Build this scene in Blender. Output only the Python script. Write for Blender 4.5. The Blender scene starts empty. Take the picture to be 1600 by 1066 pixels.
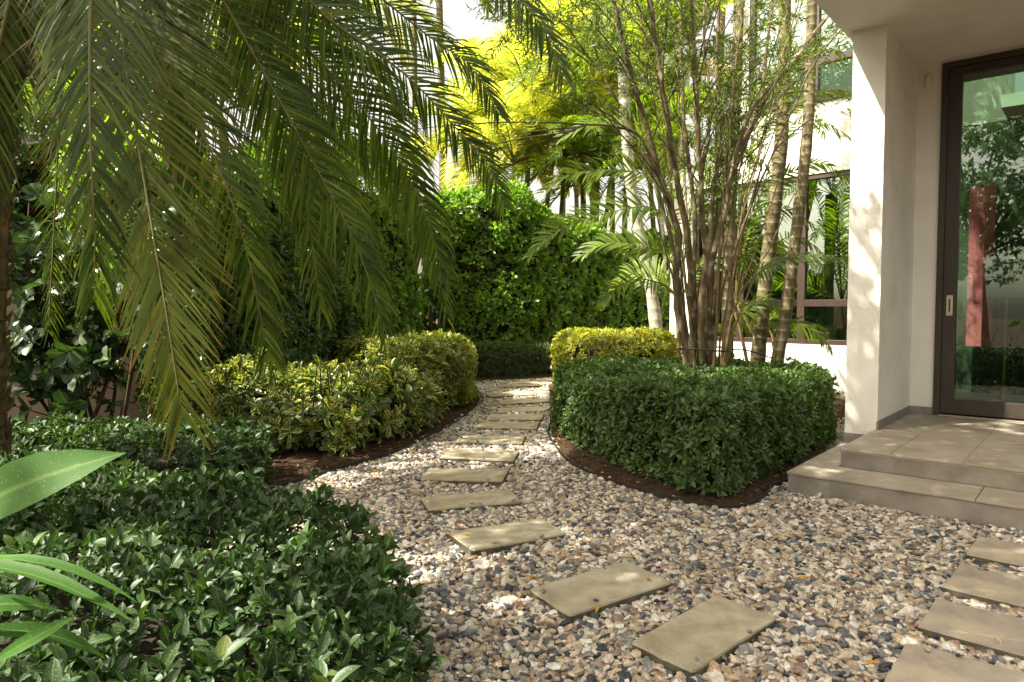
import bpy, math, random
import numpy as np
from mathutils import Vector, Matrix
R = math.radians
scene = bpy.context.scene
# ------------------------------------------------------------------ camera
F, CH = 1090.0, 1.27
PITCH = math.atan(51/F)
cd = bpy.data.cameras.new("camera"); cam = bpy.data.objects.new("camera", cd)
scene.collection.objects.link(cam); scene.camera = cam
cd.sensor_width = 36; cd.lens = F/1600*36; cd.clip_end = 900; cd.clip_start = .05
cam.location = (0, 0, CH); cam.rotation_euler = (R(90)-PITCH, 0, 0)
# ------------------------------------------------------------------ sky and sun
SUN = np.array([-.60, -.20, .77]); SUN /= np.linalg.norm(SUN)
w = bpy.data.worlds.new("World"); scene.world = w; w.use_nodes = True
nt = w.node_tree; bg = nt.nodes["Background"]
sky = nt.nodes.new("ShaderNodeTexSky"); sky.sky_type = 'NISHITA'; sky.sun_disc = False
sky.sun_elevation = math.asin(SUN[2]); sky.sun_rotation = math.atan2(SUN[0], SUN[1])
sky.air_density = 1.0; sky.dust_density = 5.0; sky.ozone_density = 1.0; sky.altitude = 0
hs = nt.nodes.new("ShaderNodeHueSaturation"); hs.inputs['Saturation'].default_value = .32
wt = nt.nodes.new("ShaderNodeMix"); wt.data_type = 'RGBA'; wt.blend_type = 'MULTIPLY'; wt.inputs[0].default_value = 1; wt.inputs[7].default_value = (1.1, 1.0, .83, 1)
nt.links.new(sky.outputs[0], hs.inputs['Color']); nt.links.new(hs.outputs[0], wt.inputs[6]); nt.links.new(wt.outputs[2], bg.inputs[0]); bg.inputs[1].default_value = .125
sl = bpy.data.lights.new("sun", 'SUN'); sl.energy = 4.9; sl.angle = R(.5); sl.color = (1, .93, .8)
so = bpy.data.objects.new("sun", sl); scene.collection.objects.link(so)
so.rotation_euler = Vector(SUN).to_track_quat('Z', 'Y').to_euler()
scene.view_settings.view_transform = 'Standard'; scene.view_settings.look = 'None'
scene.view_settings.gamma = 1; scene.view_settings.exposure = 1.75
scene.render.engine = 'CYCLES'
cy = scene.cycles
cy.max_bounces = 7; cy.diffuse_bounces = 3; cy.glossy_bounces = 3; cy.transmission_bounces = 4; cy.transparent_max_bounces = 6
cy.use_denoising = True; cy.sample_clamp_indirect = 6; cy.sample_clamp_direct = 14; cy.caustics_reflective = False; cy.caustics_refractive = False
C = scene.collection
rng = np.random.default_rng(7)

def ray(px, py):
    v = Vector(((px-800)/F, 0, 0)) + Vector((0, math.cos(PITCH), -math.sin(PITCH))) + Vector((0, math.sin(PITCH), math.cos(PITCH)))*((533-py)/F)
    return v
def G(px, py, z=0.):
    v = ray(px, py); t = (z-CH)/v.z
    return (v.x*t, v.y*t, z)
def P(px, py, Y):
    v = ray(px, py); t = Y/v.y
    return (v.x*t, Y, CH+v.z*t)
# house axes
L0 = np.array([2.31, 4.89]); U = np.array([.761, -.648]); U /= np.linalg.norm(U); V_ = np.array([-U[1], U[0]])
def H(u, v, z=0.):
    p = L0+U*u+V_*v
    return (p[0], p[1], z)
HA = math.atan2(U[1], U[0])
# ------------------------------------------------------------------ object helpers
def thing(name, label, cat, loc=(0, 0, 0), rz=0, group=None):
    o = bpy.data.objects.new(name, None); C.objects.link(o); o.location = loc; o.rotation_euler = (0, 0, rz)
    o.empty_display_size = .1
    return tag(o, label, cat, group)
def tag(o, label, cat, group=None, kind=None):
    if label: o['label'] = label
    if cat: o['category'] = cat
    if group: o['group'] = group
    if kind: o['kind'] = kind
    return o
def link(name, me, parent=None, world=True):
    o = bpy.data.objects.new(name, me); C.objects.link(o)
    if parent is not None:
        o.parent = parent
        if world:
            o.matrix_parent_inverse = (Matrix.Translation(parent.location) @ parent.rotation_euler.to_matrix().to_4x4()).inverted()
    return o
def npmesh(name, V, T, mats, attr=None, midx=None, smooth=True):
    me = bpy.data.meshes.new(name)
    V = np.asarray(V, np.float32); T = np.asarray(T, np.int32)
    me.vertices.add(len(V)); me.vertices.foreach_set("co", V.ravel())
    k = T.shape[1]
    me.loops.add(T.size); me.loops.foreach_set("vertex_index", T.ravel())
    me.polygons.add(len(T)); me.polygons.foreach_set("loop_start", np.arange(0, T.size, k, dtype=np.int32))
    me.polygons.foreach_set("loop_total", np.full(len(T), k, np.int32))
    if midx is not None: me.polygons.foreach_set("material_index", np.asarray(midx, np.int32))
    me.polygons.foreach_set("use_smooth", np.full(len(T), smooth))
    me.update(calc_edges=True)
    if attr is not None:
        a = me.attributes.new("luv", 'FLOAT_VECTOR', 'POINT'); a.data.foreach_set("vector", np.asarray(attr, np.float32).ravel())
    for m in (mats if isinstance(mats, (list, tuple)) else [mats]): me.materials.append(m)
    return me
def tri(T):
    T = np.asarray(T)
    return T if T.shape[1] == 3 else np.concatenate([T[:, [0, 1, 2]], T[:, [0, 2, 3]]])
class MB:
    """collects polygons, then one mesh"""
    def __init__(s): s.v = []; s.f = []; s.n = 0; s.a = []
    def add(s, V, Fc, a=None):
        V = np.asarray(V, float); Fc = tri(Fc)
        s.v.append(V); s.f.append(Fc+s.n); s.n += len(V)
        s.a.append(np.tile([0, 0, .5], (len(V), 1)) if a is None else np.asarray(a, float))
        return s
    def box(s, lo, hi, fr=None, bev=0.):
        x0, y0, z0 = lo; x1, y1, z1 = hi
        if bev:
            b = bev; V = []
            for z, i in ((z0, b), (z0+b, 0), (z1-b, 0), (z1, b)):
                V += [(x0+i, y0+i, z), (x1-i, y0+i, z), (x1-i, y1-i, z), (x0+i, y1-i, z)]
            Fc = [(3, 2, 1, 0), (12, 13, 14, 15)]
            for r in range(3):
                for c in range(4): Fc.append((4*r+c, 4*r+(c+1) % 4, 4*r+4+(c+1) % 4, 4*r+4+c))
        else:
            V = [(x0, y0, z0), (x1, y0, z0), (x1, y1, z0), (x0, y1, z0), (x0, y0, z1), (x1, y0, z1), (x1, y1, z1), (x0, y1, z1)]
            Fc = [(3, 2, 1, 0), (4, 5, 6, 7), (0, 1, 5, 4), (1, 2, 6, 5), (2, 3, 7, 6), (3, 0, 4, 7)]
        if fr: V = [fr(*p) for p in V]
        return s.add(V, Fc)
    def tube(s, pts, rad, n=7, rough=0., a=None):
        pts = np.asarray(pts, float); m = len(pts); rad = np.broadcast_to(rad, (m,))
        Tn = np.gradient(pts, axis=0); Tn /= np.linalg.norm(Tn, axis=1)[:, None]+1e-9
        ref = np.array([0, 0, 1.]) if abs(Tn[0][2]) < .8 else np.array([1., 0, 0])
        A = np.cross(Tn, ref); A /= np.linalg.norm(A, axis=1)[:, None]+1e-9; B = np.cross(Tn, A)
        th = np.arange(n)*2*math.pi/n
        rr = rad[:, None]*(1+rough*rng.standard_normal((m, n)))
        V = pts[:, None]+rr[..., None]*(np.cos(th)[None, :, None]*A[:, None]+np.sin(th)[None, :, None]*B[:, None])
        V = V.reshape(-1, 3); i = np.arange(m-1)[:, None]*n; j = np.arange(n)[None]; j2 = (j+1) % n
        Fc = np.stack([i+j, i+j2, i+n+j2, i+n+j], -1).reshape(-1, 4)
        aa = np.zeros((len(V), 3)); aa[:, 0] = np.repeat(np.linspace(0, 1, m), n); aa[:, 2] = .5 if a is None else a
        s.add(V, Fc, aa)
        c0 = len(V); 
        s.add(V[-n:], [(0, k, k+1) for k in range(1, n-1)], aa[-n:])
        return s
    def mesh(s, name, mat, smooth=False):
        return npmesh(name, np.concatenate(s.v), np.concatenate(s.f), mat, np.concatenate(s.a), smooth=smooth)
    def obj(s, name, mat, parent=None, smooth=False): return link(name, s.mesh(name, mat, smooth), parent)
def hf(u, v, z): return H(u, v, z)
def prism(poly, z0, z1):
    m = MB(); n = len(poly)
    V = [(x, y, z0) for x, y in poly]+[(x, y, z1) for x, y in poly]
    T = [(i, (i+1) % n, n+(i+1) % n, n+i) for i in range(n)]
    m.add(V, T)
    from mathutils.geometry import tessellate_polygon
    tt = tessellate_polygon([[Vector((x, y, 0)) for x, y in poly]])
    m.add([(x, y, z1) for x, y in poly], [t for t in tt])
    return m
# ------------------------------------------------------------------ materials
def mat(name):
    m = bpy.data.materials.new(name); m.use_nodes = True
    n = m.node_tree; n.nodes.clear(); out = n.nodes.new("ShaderNodeOutputMaterial")
    return m, n, out
def N(n, t, **k):
    x = n.nodes.new(t)
    for a, b in k.items():
        if a in x.inputs: x.inputs[a].default_value = b
        else: setattr(x, a, b)
    return x
def ramp(n, stops, interp='LINEAR'):
    r = n.nodes.new("ShaderNodeValToRGB"); r.color_ramp.interpolation = interp
    e = r.color_ramp.elements
    while len(e) < len(stops): e.new(.5)
    for k, (p, c) in enumerate(stops): e[k].position = p; e[k].color = (*c, 1)
    return r
def leafmat(name, stops, tr=.35, tcol=(1, 1, .4), rough=.38, spec=.5, vari=None, dust=0., tip=None, tint=1., veins=0):
    """leaf: glossy top, translucent body; luv = (along, across, random)"""
    m, n, out = mat(name); L = n.links.new
    tco = N(n, "ShaderNodeTexCoord"); at = N(n, "ShaderNodeAttribute", attribute_name="luv"); sp = N(n, "ShaderNodeSeparateXYZ"); L(at.outputs["Vector"], sp.inputs[0])
    r = ramp(n, stops); L(sp.outputs[2], r.inputs[0]); col = r.outputs[0]
    if vari:   # variegated margin
        ab = N(n, "ShaderNodeMath", operation='ABSOLUTE'); L(sp.outputs[1], ab.inputs[0])
        nz = N(n, "ShaderNodeTexNoise", Scale=45.); L(tco.outputs['Object'], nz.inputs['Vector']); ad = N(n, "ShaderNodeMath", operation='MULTIPLY_ADD'); L(nz.outputs[0], ad.inputs[0]); ad.inputs[1].default_value = 1.6; L(ab.outputs[0], ad.inputs[2])
        a2 = N(n, "ShaderNodeMath", operation='MULTIPLY_ADD'); L(sp.outputs[2], a2.inputs[0]); a2.inputs[1].default_value = .7; L(ad.outputs[0], a2.inputs[2]); ad = N(n, "ShaderNodeMath", operation='MULTIPLY'); L(a2.outputs[0], ad.inputs[0]); ad.inputs[1].default_value = 1/3
        rr = ramp(n, [(vari[1], (0, 0, 0)), (vari[1]+.03, (1, 1, 1))]); L(ad.outputs[0], rr.inputs[0])
        mx = N(n, "ShaderNodeMix", data_type='RGBA'); L(rr.outputs[0], mx.inputs[0]); L(col, mx.inputs[6]); mx.inputs[7].default_value = (*vari[0], 1); col = mx.outputs[2]
    else:      # paler midrib
        ab = N(n, "ShaderNodeMath", operation='ABSOLUTE'); L(sp.outputs[1], ab.inputs[0])
        rr = ramp(n, [(0., (1, 1, 1)), (.16, (0, 0, 0))]); L(ab.outputs[0], rr.inputs[0])
        mu = N(n, "ShaderNodeMath", operation='MULTIPLY'); L(rr.outputs[0], mu.inputs[0]); mu.inputs[1].default_value = .35
        mx = N(n, "ShaderNodeMix", data_type='RGBA'); L(mu.outputs[0], mx.inputs[0]); L(col, mx.inputs[6]); mx.inputs[7].default_value = (.22, .3, .1, 1); col = mx.outputs[2]
    if tip:
        rr = ramp(n, [(.84, (0, 0, 0)), (1., (1, 1, 1))]); L(sp.outputs[0], rr.inputs[0])
        mx = N(n, "ShaderNodeMix", data_type='RGBA'); L(rr.outputs[0], mx.inputs[0]); L(col, mx.inputs[6]); mx.inputs[7].default_value = (*tip, 1); col = mx.outputs[2]
    if dust:
        nz = N(n, "ShaderNodeTexNoise", Scale=330., Detail=2.); L(tco.outputs['Object'], nz.inputs['Vector']); rr = ramp(n, [(.62, (0, 0, 0)), (.68, (dust, dust, dust))]); L(nz.outputs[0], rr.inputs[0])
        mx = N(n, "ShaderNodeMix", data_type='RGBA'); L(rr.outputs[0], mx.inputs[0]); L(col, mx.inputs[6]); mx.inputs[7].default_value = (.45, .5, .42, 1); col = mx.outputs[2]
    # slow drift of tone over the plant
    nd = N(n, "ShaderNodeTexNoise", Scale=2.2, Detail=3.); L(tco.outputs['Object'], nd.inputs['Vector']); md = N(n, "ShaderNodeMapRange"); L(nd.outputs[0], md.inputs[0])
    md.inputs[1].default_value = .35; md.inputs[2].default_value = .65; md.inputs[3].default_value = .78; md.inputs[4].default_value = 1.2
    mm = N(n, "ShaderNodeMix", data_type='RGBA', blend_type='MULTIPLY'); mm.inputs[0].default_value = 1; L(col, mm.inputs[6]); L(md.outputs[0], mm.inputs[7]); col = mm.outputs[2]
    pb = N(n, "ShaderNodeBsdfPrincipled"); pb.inputs["Roughness"].default_value = rough; pb.inputs["Specular IOR Level"].default_value = spec
    if veins:
        m1 = N(n, "ShaderNodeMath", operation='MULTIPLY_ADD'); L(ab.outputs[0], m1.inputs[0]); m1.inputs[1].default_value = -.22; L(sp.outputs[0], m1.inputs[2])
        m2 = N(n, "ShaderNodeMath", operation='MULTIPLY'); L(m1.outputs[0], m2.inputs[0]); m2.inputs[1].default_value = veins; m3 = N(n, "ShaderNodeMath", operation='SINE'); L(m2.outputs[0], m3.inputs[0])
        bp = N(n, "ShaderNodeBump"); bp.inputs['Strength'].default_value = .3; bp.inputs['Distance'].default_value = .001; L(m3.outputs[0], bp.inputs['Height']); L(bp.outputs[0], pb.inputs['Normal'])
    L(col, pb.inputs["Base Color"])
    tb = N(n, "ShaderNodeBsdfTranslucent"); mc = N(n, "ShaderNodeMix", data_type='RGBA', blend_type='MULTIPLY'); mc.inputs[0].default_value = 1
    L(col, mc.inputs[6]); mc.inputs[7].default_value = (tcol[0]*2.4*tint, tcol[1]*2.4*tint, tcol[2]*2.4*tint, 1); L(mc.outputs[2], tb.inputs[0])
    ms = N(n, "ShaderNodeMixShader"); ms.inputs[0].default_value = tr; L(pb.outputs[0], ms.inputs[1]); L(tb.outputs[0], ms.inputs[2]); L(ms.outputs[0], out.inputs[0])
    return m
def solid(name, c1, c2, scale=4., rough=.8, bump=.0, bscale=60., spec=.3, detail=6., metal=0., lo=.35, hi=.65, extra=None, rnd=0.):
    m, n, out = mat(name); L = n.links.new
    tc = N(n, "ShaderNodeTexCoord"); nz = N(n, "ShaderNodeTexNoise", Scale=scale, Detail=detail, Roughness=.6)
    L(tc.outputs["Object"], nz.inputs["Vector"])
    fac = nz.outputs[0]
    if rnd:
        oi = N(n, "ShaderNodeObjectInfo"); ma = N(n, "ShaderNodeMath", operation='MULTIPLY_ADD'); L(oi.outputs["Random"], ma.inputs[0]); ma.inputs[1].default_value = rnd; L(fac, ma.inputs[2])
        sb = N(n, "ShaderNodeMath", operation='SUBTRACT'); L(ma.outputs[0], sb.inputs[0]); sb.inputs[1].default_value = rnd/2; fac = sb.outputs[0]
    r = ramp(n, [(lo, c1), (hi, c2)]); L(fac, r.inputs[0]); col = r.outputs[0]
    if extra:
        n2 = N(n, "ShaderNodeTexNoise", Scale=extra[1], Detail=4.); L(tc.outputs["Object"], n2.inputs["Vector"])
        rr = ramp(n, [(extra[2], (0, 0, 0)), (extra[3], (1, 1, 1))]); L(n2.outputs[0], rr.inputs[0])
        mx = N(n, "ShaderNodeMix", data_type='RGBA'); L(rr.outputs[0], mx.inputs[0]); L(col, mx.inputs[6]); mx.inputs[7].default_value = (*extra[0], 1); col = mx.outputs[2]
    pb = N(n, "ShaderNodeBsdfPrincipled"); pb.inputs["Roughness"].default_value = rough; pb.inputs["Specular IOR Level"].default_value = spec; pb.inputs["Metallic"].default_value = metal
    L(col, pb.inputs["Base Color"])
    if bump:
        b = N(n, "ShaderNodeBump"); b.inputs["Strength"].default_value = bump; b.inputs["Distance"].default_value = .01
        nb = N(n, "ShaderNodeTexNoise", Scale=bscale, Detail=5.); L(tc.outputs["Object"], nb.inputs["Vector"]); L(nb.outputs[0], b.inputs["Height"]); L(b.outputs[0], pb.inputs["Normal"])
    L(pb.outputs[0], out.inputs[0])
    return m
def glassmat(name, tint, refl=.0, ior=1.5):
    m, n, out = mat(name); L = n.links.new
    t = N(n, "ShaderNodeBsdfTransparent"); t.inputs[0].default_value = (*tint, 1)
    g = N(n, "ShaderNodeBsdfGlossy"); g.inputs["Roughness"].default_value = .0; g.inputs[0].default_value = (.95, 1, .97, 1)
    f = N(n, "ShaderNodeFresnel"); f.inputs[0].default_value = ior
    a = N(n, "ShaderNodeMath", operation='MULTIPLY_ADD'); L(f.outputs[0], a.inputs[0]); a.inputs[1].default_value = 1.; a.inputs[2].default_value = refl; a.use_clamp = True
    s = N(n, "ShaderNodeMixShader"); L(a.outputs[0], s.inputs[0]); L(t.outputs[0], s.inputs[1]); L(g.outputs[0], s.inputs[2]); L(s.outputs[0], out.inputs[0])
    return m
def trunkmat(name, c1, c2, rings=0., ringcol=(.3, .28, .2), moss=None):
    m, n, out = mat(name); L = n.links.new
    tc = N(n, "ShaderNodeTexCoord"); mp = N(n, "ShaderNodeMapping"); mp.inputs["Scale"].default_value = (1, 1, .25); L(tc.outputs["Object"], mp.inputs[0])
    nz = N(n, "ShaderNodeTexNoise", Scale=22., Detail=6.); L(mp.outputs[0], nz.inputs["Vector"])
    r = ramp(n, [(.3, c1), (.7, c2)]); L(nz.outputs[0], r.inputs[0]); col = r.outputs[0]
    n2 = N(n, "ShaderNodeTexNoise", Scale=9., Detail=5.); L(tc.outputs["Object"], n2.inputs["Vector"])
    rr = ramp(n, [(.56, (0, 0, 0)), (.64, (.8, .8, .8))]); L(n2.outputs[0], rr.inputs[0])
    mx = N(n, "ShaderNodeMix", data_type='RGBA'); L(rr.outputs[0], mx.inputs[0]); L(col, mx.inputs[6]); mx.inputs[7].default_value = (*(moss or ringcol), 1); col = mx.outputs[2]
    pb = N(n, "ShaderNodeBsdfPrincipled"); pb.inputs["Roughness"].default_value = .8; pb.inputs["Specular IOR Level"].default_value = .25
    b = N(n, "ShaderNodeBump"); b.inputs["Strength"].default_value = .5; b.inputs["Distance"].default_value = .01
    if rings:
        wv = N(n, "ShaderNodeTexWave", wave_type='BANDS', bands_direction='Z'); wv.inputs["Scale"].default_value = rings; wv.inputs["Distortion"].default_value = 2.5; wv.inputs["Detail Scale"].default_value = .6
        L(tc.outputs["Object"], wv.inputs["Vector"]); r2 = ramp(n, [(.84, (0, 0, 0)), (.95, (.7, .7, .7))]); L(wv.outputs["Fac"], r2.inputs[0])
        mx = N(n, "ShaderNodeMix", data_type='RGBA'); L(r2.outputs[0], mx.inputs[0]); L(col, mx.inputs[6]); mx.inputs[7].default_value = (*ringcol, 1); col = mx.outputs[2]
        L(wv.outputs["Fac"], b.inputs["Height"])
    else: L(nz.outputs[0], b.inputs["Height"])
    L(b.outputs[0], pb.inputs["Normal"]); L(col, pb.inputs["Base Color"]); L(pb.outputs[0], out.inputs[0])
    return m

M = {}
M['wall'] = solid('white_stucco', (.70, .68, .61), (.77, .75, .68), 1.4, .85, .35, 90., .2, extra=((.60, .57, .49), 2.1, .55, .85))
M['plinth'] = solid('plinth_tile', (.17, .155, .13), (.24, .22, .19), 6, .7, .1)
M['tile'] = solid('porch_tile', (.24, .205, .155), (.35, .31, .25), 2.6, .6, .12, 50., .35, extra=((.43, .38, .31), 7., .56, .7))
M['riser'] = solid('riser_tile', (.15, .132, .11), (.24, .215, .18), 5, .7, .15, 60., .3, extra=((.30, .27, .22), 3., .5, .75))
M['grout'] = solid('grout', (.30, .25, .17), (.36, .30, .21), 10)
M['frame'] = solid('bronze_frame', (.030, .022, .015), (.042, .031, .022), 3, .45, 0, spec=.4)
M['wframe'] = solid('wine_brown_frame', (.032, .016, .012), (.045, .023, .018), 3, .45, 0, spec=.5)
M['steel'] = solid('brushed_steel', (.42, .36, .27), (.5, .44, .33), 8, .4, 0, metal=.8)
M['glass'] = glassmat('tinted_glass', (.46, .60, .50), .07)
M['wglass'] = glassmat('window_glass', (.62, .78, .66), .16)
M['pink'] = solid('pink_wall', (.72, .15, .20), (.78, .18, .24), 2, .85, .1)
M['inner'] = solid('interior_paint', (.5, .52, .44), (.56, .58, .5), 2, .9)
M['idark'] = solid('shaded_interior_paint', (.07, .085, .06), (.10, .115, .08), 2, .9)  # interior paint darkened, the dimness of the unlit room is in the colour
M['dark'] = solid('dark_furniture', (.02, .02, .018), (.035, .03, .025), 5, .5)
M['gold'] = solid('brass', (.75, .48, .18), (.85, .55, .22), 5, .3, 0, metal=1.)
M['shade'] = solid('lamp_shade_cloth', (.5, .52, .44), (.56, .58, .5), 30, .9)
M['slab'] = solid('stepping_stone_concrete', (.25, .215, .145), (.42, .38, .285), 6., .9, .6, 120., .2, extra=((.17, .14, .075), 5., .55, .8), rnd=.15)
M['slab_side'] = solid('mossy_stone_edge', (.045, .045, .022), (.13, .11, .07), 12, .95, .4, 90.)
M['slab2'] = solid('porch_slab_stone', (.21, .18, .145), (.33, .285, .23), 5., .8, .4, 90., .25, extra=((.42, .35, .25), 3.3, .5, .7), rnd=.15)
M['soil'] = solid('soil_mulch', (.020, .012, .007), (.060, .038, .021), 14, .95, 1.0, 45., .1, extra=((.10, .07, .04), 60., .6, .7))
M['ground'] = solid('gravel_bed_ground', (.05, .04, .03), (.10, .08, .06), 40, .95, .6, 60.)
M['edging'] = solid('black_edging', (.015, .014, .012), (.03, .028, .022), 8, .6)
M['gwall'] = solid('garden_wall', (.34, .25, .18), (.42, .32, .24), 2, .9, .2, 60.)
M['twig'] = solid('twig_bark', (.03, .018, .01), (.075, .05, .03), 20, .9)
M['core'] = solid('shaded_hedge_core', (.008, .008, .004), (.03, .026, .012), 18, .95)  # near-black colour stands for the self-shadowed inside of a hedge
M['rachis'] = solid('frond_stalk', (.09, .08, .025), (.15, .14, .04), 5, .5)
M['white'] = solid('white_plastic', (.6, .58, .52), (.62, .6, .54), 5, .4)
# leaves
M['hedge'] = leafmat('hedge_leaf', [(0, (.032, .062, .017)), (.55, (.055, .102, .024)), (.9, (.09, .145, .034)), (1, (.16, .19, .04))], .25, (.9, 1, .3), .36, .4)
M['front'] = leafmat('glossy_dark_leaf', [(0, (.012, .030, .009)), (.6, (.024, .056, .013)), (.93, (.045, .095, .02)), (1, (.14, .16, .03))], .16, (.9, 1, .3), .45, .28, dust=.35)
M['gold_leaf'] = leafmat('golden_leaf', [(0, (.10, .15, .015)), (.4, (.22, .25, .02)), (1, (.42, .38, .05))], .35, (1, .95, .3), .4)
M['low'] = leafmat('low_border_leaf', [(0, (.03, .06, .018)), (1, (.08, .12, .04))], .25, (.9, 1, .3), .4)
M['vari'] = leafmat('variegated_leaf', [(0, (.03, .07, .015)), (.7, (.06, .11, .02)), (1, (.09, .14, .02))], .25, (1, 1, .4), .35, vari=((.36, .33, .08), .615))
M['vari2'] = leafmat('variegated_green_leaf', [(0, (.04, .08, .012)), (1, (.15, .175, .022))], .28, (1, 1, .4), .35, vari=((.30, .31, .05), .60))
M['tall'] = leafmat('tall_hedge_leaf', [(0, (.075, .14, .018)), (.6, (.125, .22, .028)), (1, (.21, .31, .04))], .4, (.9, 1, .25), .32)
M['clusia'] = leafmat('round_dark_leaf', [(0, (.02, .045, .02)), (1, (.045, .09, .03))], .15, (.9, 1, .3), .25)
M['shade_leaf'] = leafmat('shade_tree_leaf', [(0, (.02, .05, .012)), (1, (.06, .12, .03))], .3, (1, 1, .3), .35)
M['needle'] = leafmat('narrow_leaf', [(0, (.045, .075, .015)), (.7, (.085, .13, .025)), (1, (.17, .2, .04))], .35, (1, 1, .3), .4)
M['frond'] = leafmat('date_frond_leaf', [(0, (.018, .040, .007)), (.55, (.05, .09, .014)), (1, (.13, .17, .03))], .40, (1., 1, .25), .32, .42, tip=(.16, .07, .015))
M['frondo'] = leafmat('olive_frond_leaf', [(0, (.06, .08, .012)), (.7, (.095, .12, .018)), (1, (.14, .12, .02))], .4, (1., 1, .2), .35, .5, tip=(.22, .09, .015))
M['areca'] = leafmat('areca_frond_leaf', [(0, (.055, .10, .012)), (.6, (.10, .16, .018)), (1, (.19, .24, .028))], .48, (1, 1, .25), .45, .3)
M['yellow'] = leafmat('yellow_palm_leaf', [(0, (.15, .20, .035)), (.5, (.32, .36, .07)), (.85, (.46, .44, .10)), (1, (.6, .46, .08))], .5, (1.12, 1.14, .7), .45)
M['dead'] = leafmat('dry_leaf', [(0, (.10, .055, .035)), (1, (.22, .13, .09))], .25, (1, .8, .5), .7)
M['ginger'] = leafmat('ginger_leaf', [(0, (.03, .08, .012)), (1, (.05, .13, .018))], .3, (.8, 1, .25), .55, .15, dust=.15, veins=0)
M['litter'] = leafmat('dry_litter', [(0, (.04, .022, .012)), (.6, (.10, .055, .03)), (.9, (.2, .12, .06)), (1, (.3, .16, .05))], .1, (1, .8, .5), .8)
M['fallen'] = leafmat('fallen_yellow_leaf', [(0, (.45, .28, .02)), (.5, (.6, .35, .03)), (1, (.35, .09, .02))], .2, (1, .8, .3), .5)
M['bark'] = trunkmat('brown_bark', (.045, .034, .016), (.15, .115, .058), 0, moss=(.26, .22, .16))
M['cane'] = trunkmat('tan_cane', (.12, .08, .035), (.24, .17, .085), 0, moss=(.12, .12, .05))
M['ring'] = trunkmat('ringed_palm_trunk', (.07, .055, .025), (.18, .15, .08), 2.6, (.24, .21, .13), moss=(.12, .11, .05))
M['ringpale'] = trunkmat('pale_palm_trunk', (.25, .23, .17), (.4, .38, .3), 1.6, (.5, .46, .38))
M['phoenix'] = trunkmat('rough_palm_trunk', (.03, .022, .01), (.10, .075, .03), 0, moss=(.14, .11, .03))
M['shaft'] = solid('green_crownshaft', (.12, .2, .04), (.2, .28, .07), 6, .45)

# ------------------------------------------------------------------ leaf templates: rows of (u, halfwidth, lift)
def leaftmpl(rows, fold=.12):
    V = []; T = []; A = []; prev = None
    for (u, hw, z) in rows:
        if hw < 1e-6: idx = [len(V)]; V.append((u, 0, z)); A.append((u, 0))
        else:
            idx = [len(V), len(V)+1, len(V)+2]
            V += [(u, -hw, z+fold*hw*2), (u, 0, z), (u, hw, z+fold*hw*2)]; A += [(u, -1), (u, 0), (u, 1)]
        if prev:
            a, b = prev, idx
            if len(a) == 1: T += [(a[0], b[1], b[0]), (a[0], b[2], b[1])]
            elif len(b) == 1: T += [(a[0], a[1], b[0]), (a[1], a[2], b[0])]
            else: T += [(a[0], a[1], b[1]), (a[0], b[1], b[0]), (a[1], a[2], b[2]), (a[1], b[2], b[1])]
        prev = idx
    return np.array(V, float), np.array(T), np.array(A, float)
OVAL = leaftmpl([(0, 0, 0), (.12, .10, .01), (.35, .42, .03), (.62, .5, .0), (.85, .28, -.05), (1, 0, -.1)])
OVALH = leaftmpl([(0, .01, 0), (.10, .05, .01), (.2, .22, .02), (.35, .40, .03), (.52, .5, .02), (.7, .46, .0), (.85, .31, -.03), (.95, .13, -.06), (1, 0, -.08)], .1)
OVAL_LO = leaftmpl([(0, 0, 0), (.3, .4, .02), (.68, .46, 0), (1, 0, -.1)])
OBOV = leaftmpl([(0, 0, 0), (.25, .22, .02), (.6, .5, .03), (.88, .42, .0), (1, 0, -.03)])
LANCE = leaftmpl([(0, 0, 0), (.4, .5, .04), (1, 0, -.12)])
def rot_basis(d, up):
    d = d/(np.linalg.norm(d, axis=1)[:, None]+1e-9)
    y = np.cross(up, d); y /= np.linalg.norm(y, axis=1)[:, None]+1e-9
    z = np.cross(d, y)
    return d, y, z
def leaves(tm, pos, d, up, Ln, Wd, rnd=None):
    tv, tt, ta = tm; n = len(pos)
    Ln = np.broadcast_to(Ln, (n,)); Wd = np.broadcast_to(Wd, (n,))
    if rnd is None: rnd = rng.random(n)
    x, y, z = rot_basis(d, up)
    V = pos[:, None]+x[:, None]*(tv[None, :, 0, None]*Ln[:, None, None])+y[:, None]*(tv[None, :, 1, None]*Wd[:, None, None])+z[:, None]*(tv[None, :, 2, None]*Ln[:, None, None])
    T = (tt[None]+np.arange(n)[:, None, None]*len(tv)).reshape(-1, 3)
    A = np.empty((n, len(tv), 3)); A[:, :, :2] = ta[None]; A[:, :, 2] = rnd[:, None]
    return V.reshape(-1, 3), T, A.reshape(-1, 3)
def merge(parts):
    V = []; T = []; A = []; I = []; k = 0
    for i, p in enumerate(parts):
        v, t, a = p[:3]; V.append(v); T.append(t+k); A.append(a); I.append(np.full(len(t), p[3] if len(p) > 3 else 0)); k += len(v)
    return np.concatenate(V), np.concatenate(T), np.concatenate(A), np.concatenate(I)
def unit(a): return a/(np.linalg.norm(a, axis=-1, keepdims=True)+1e-9)
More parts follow.
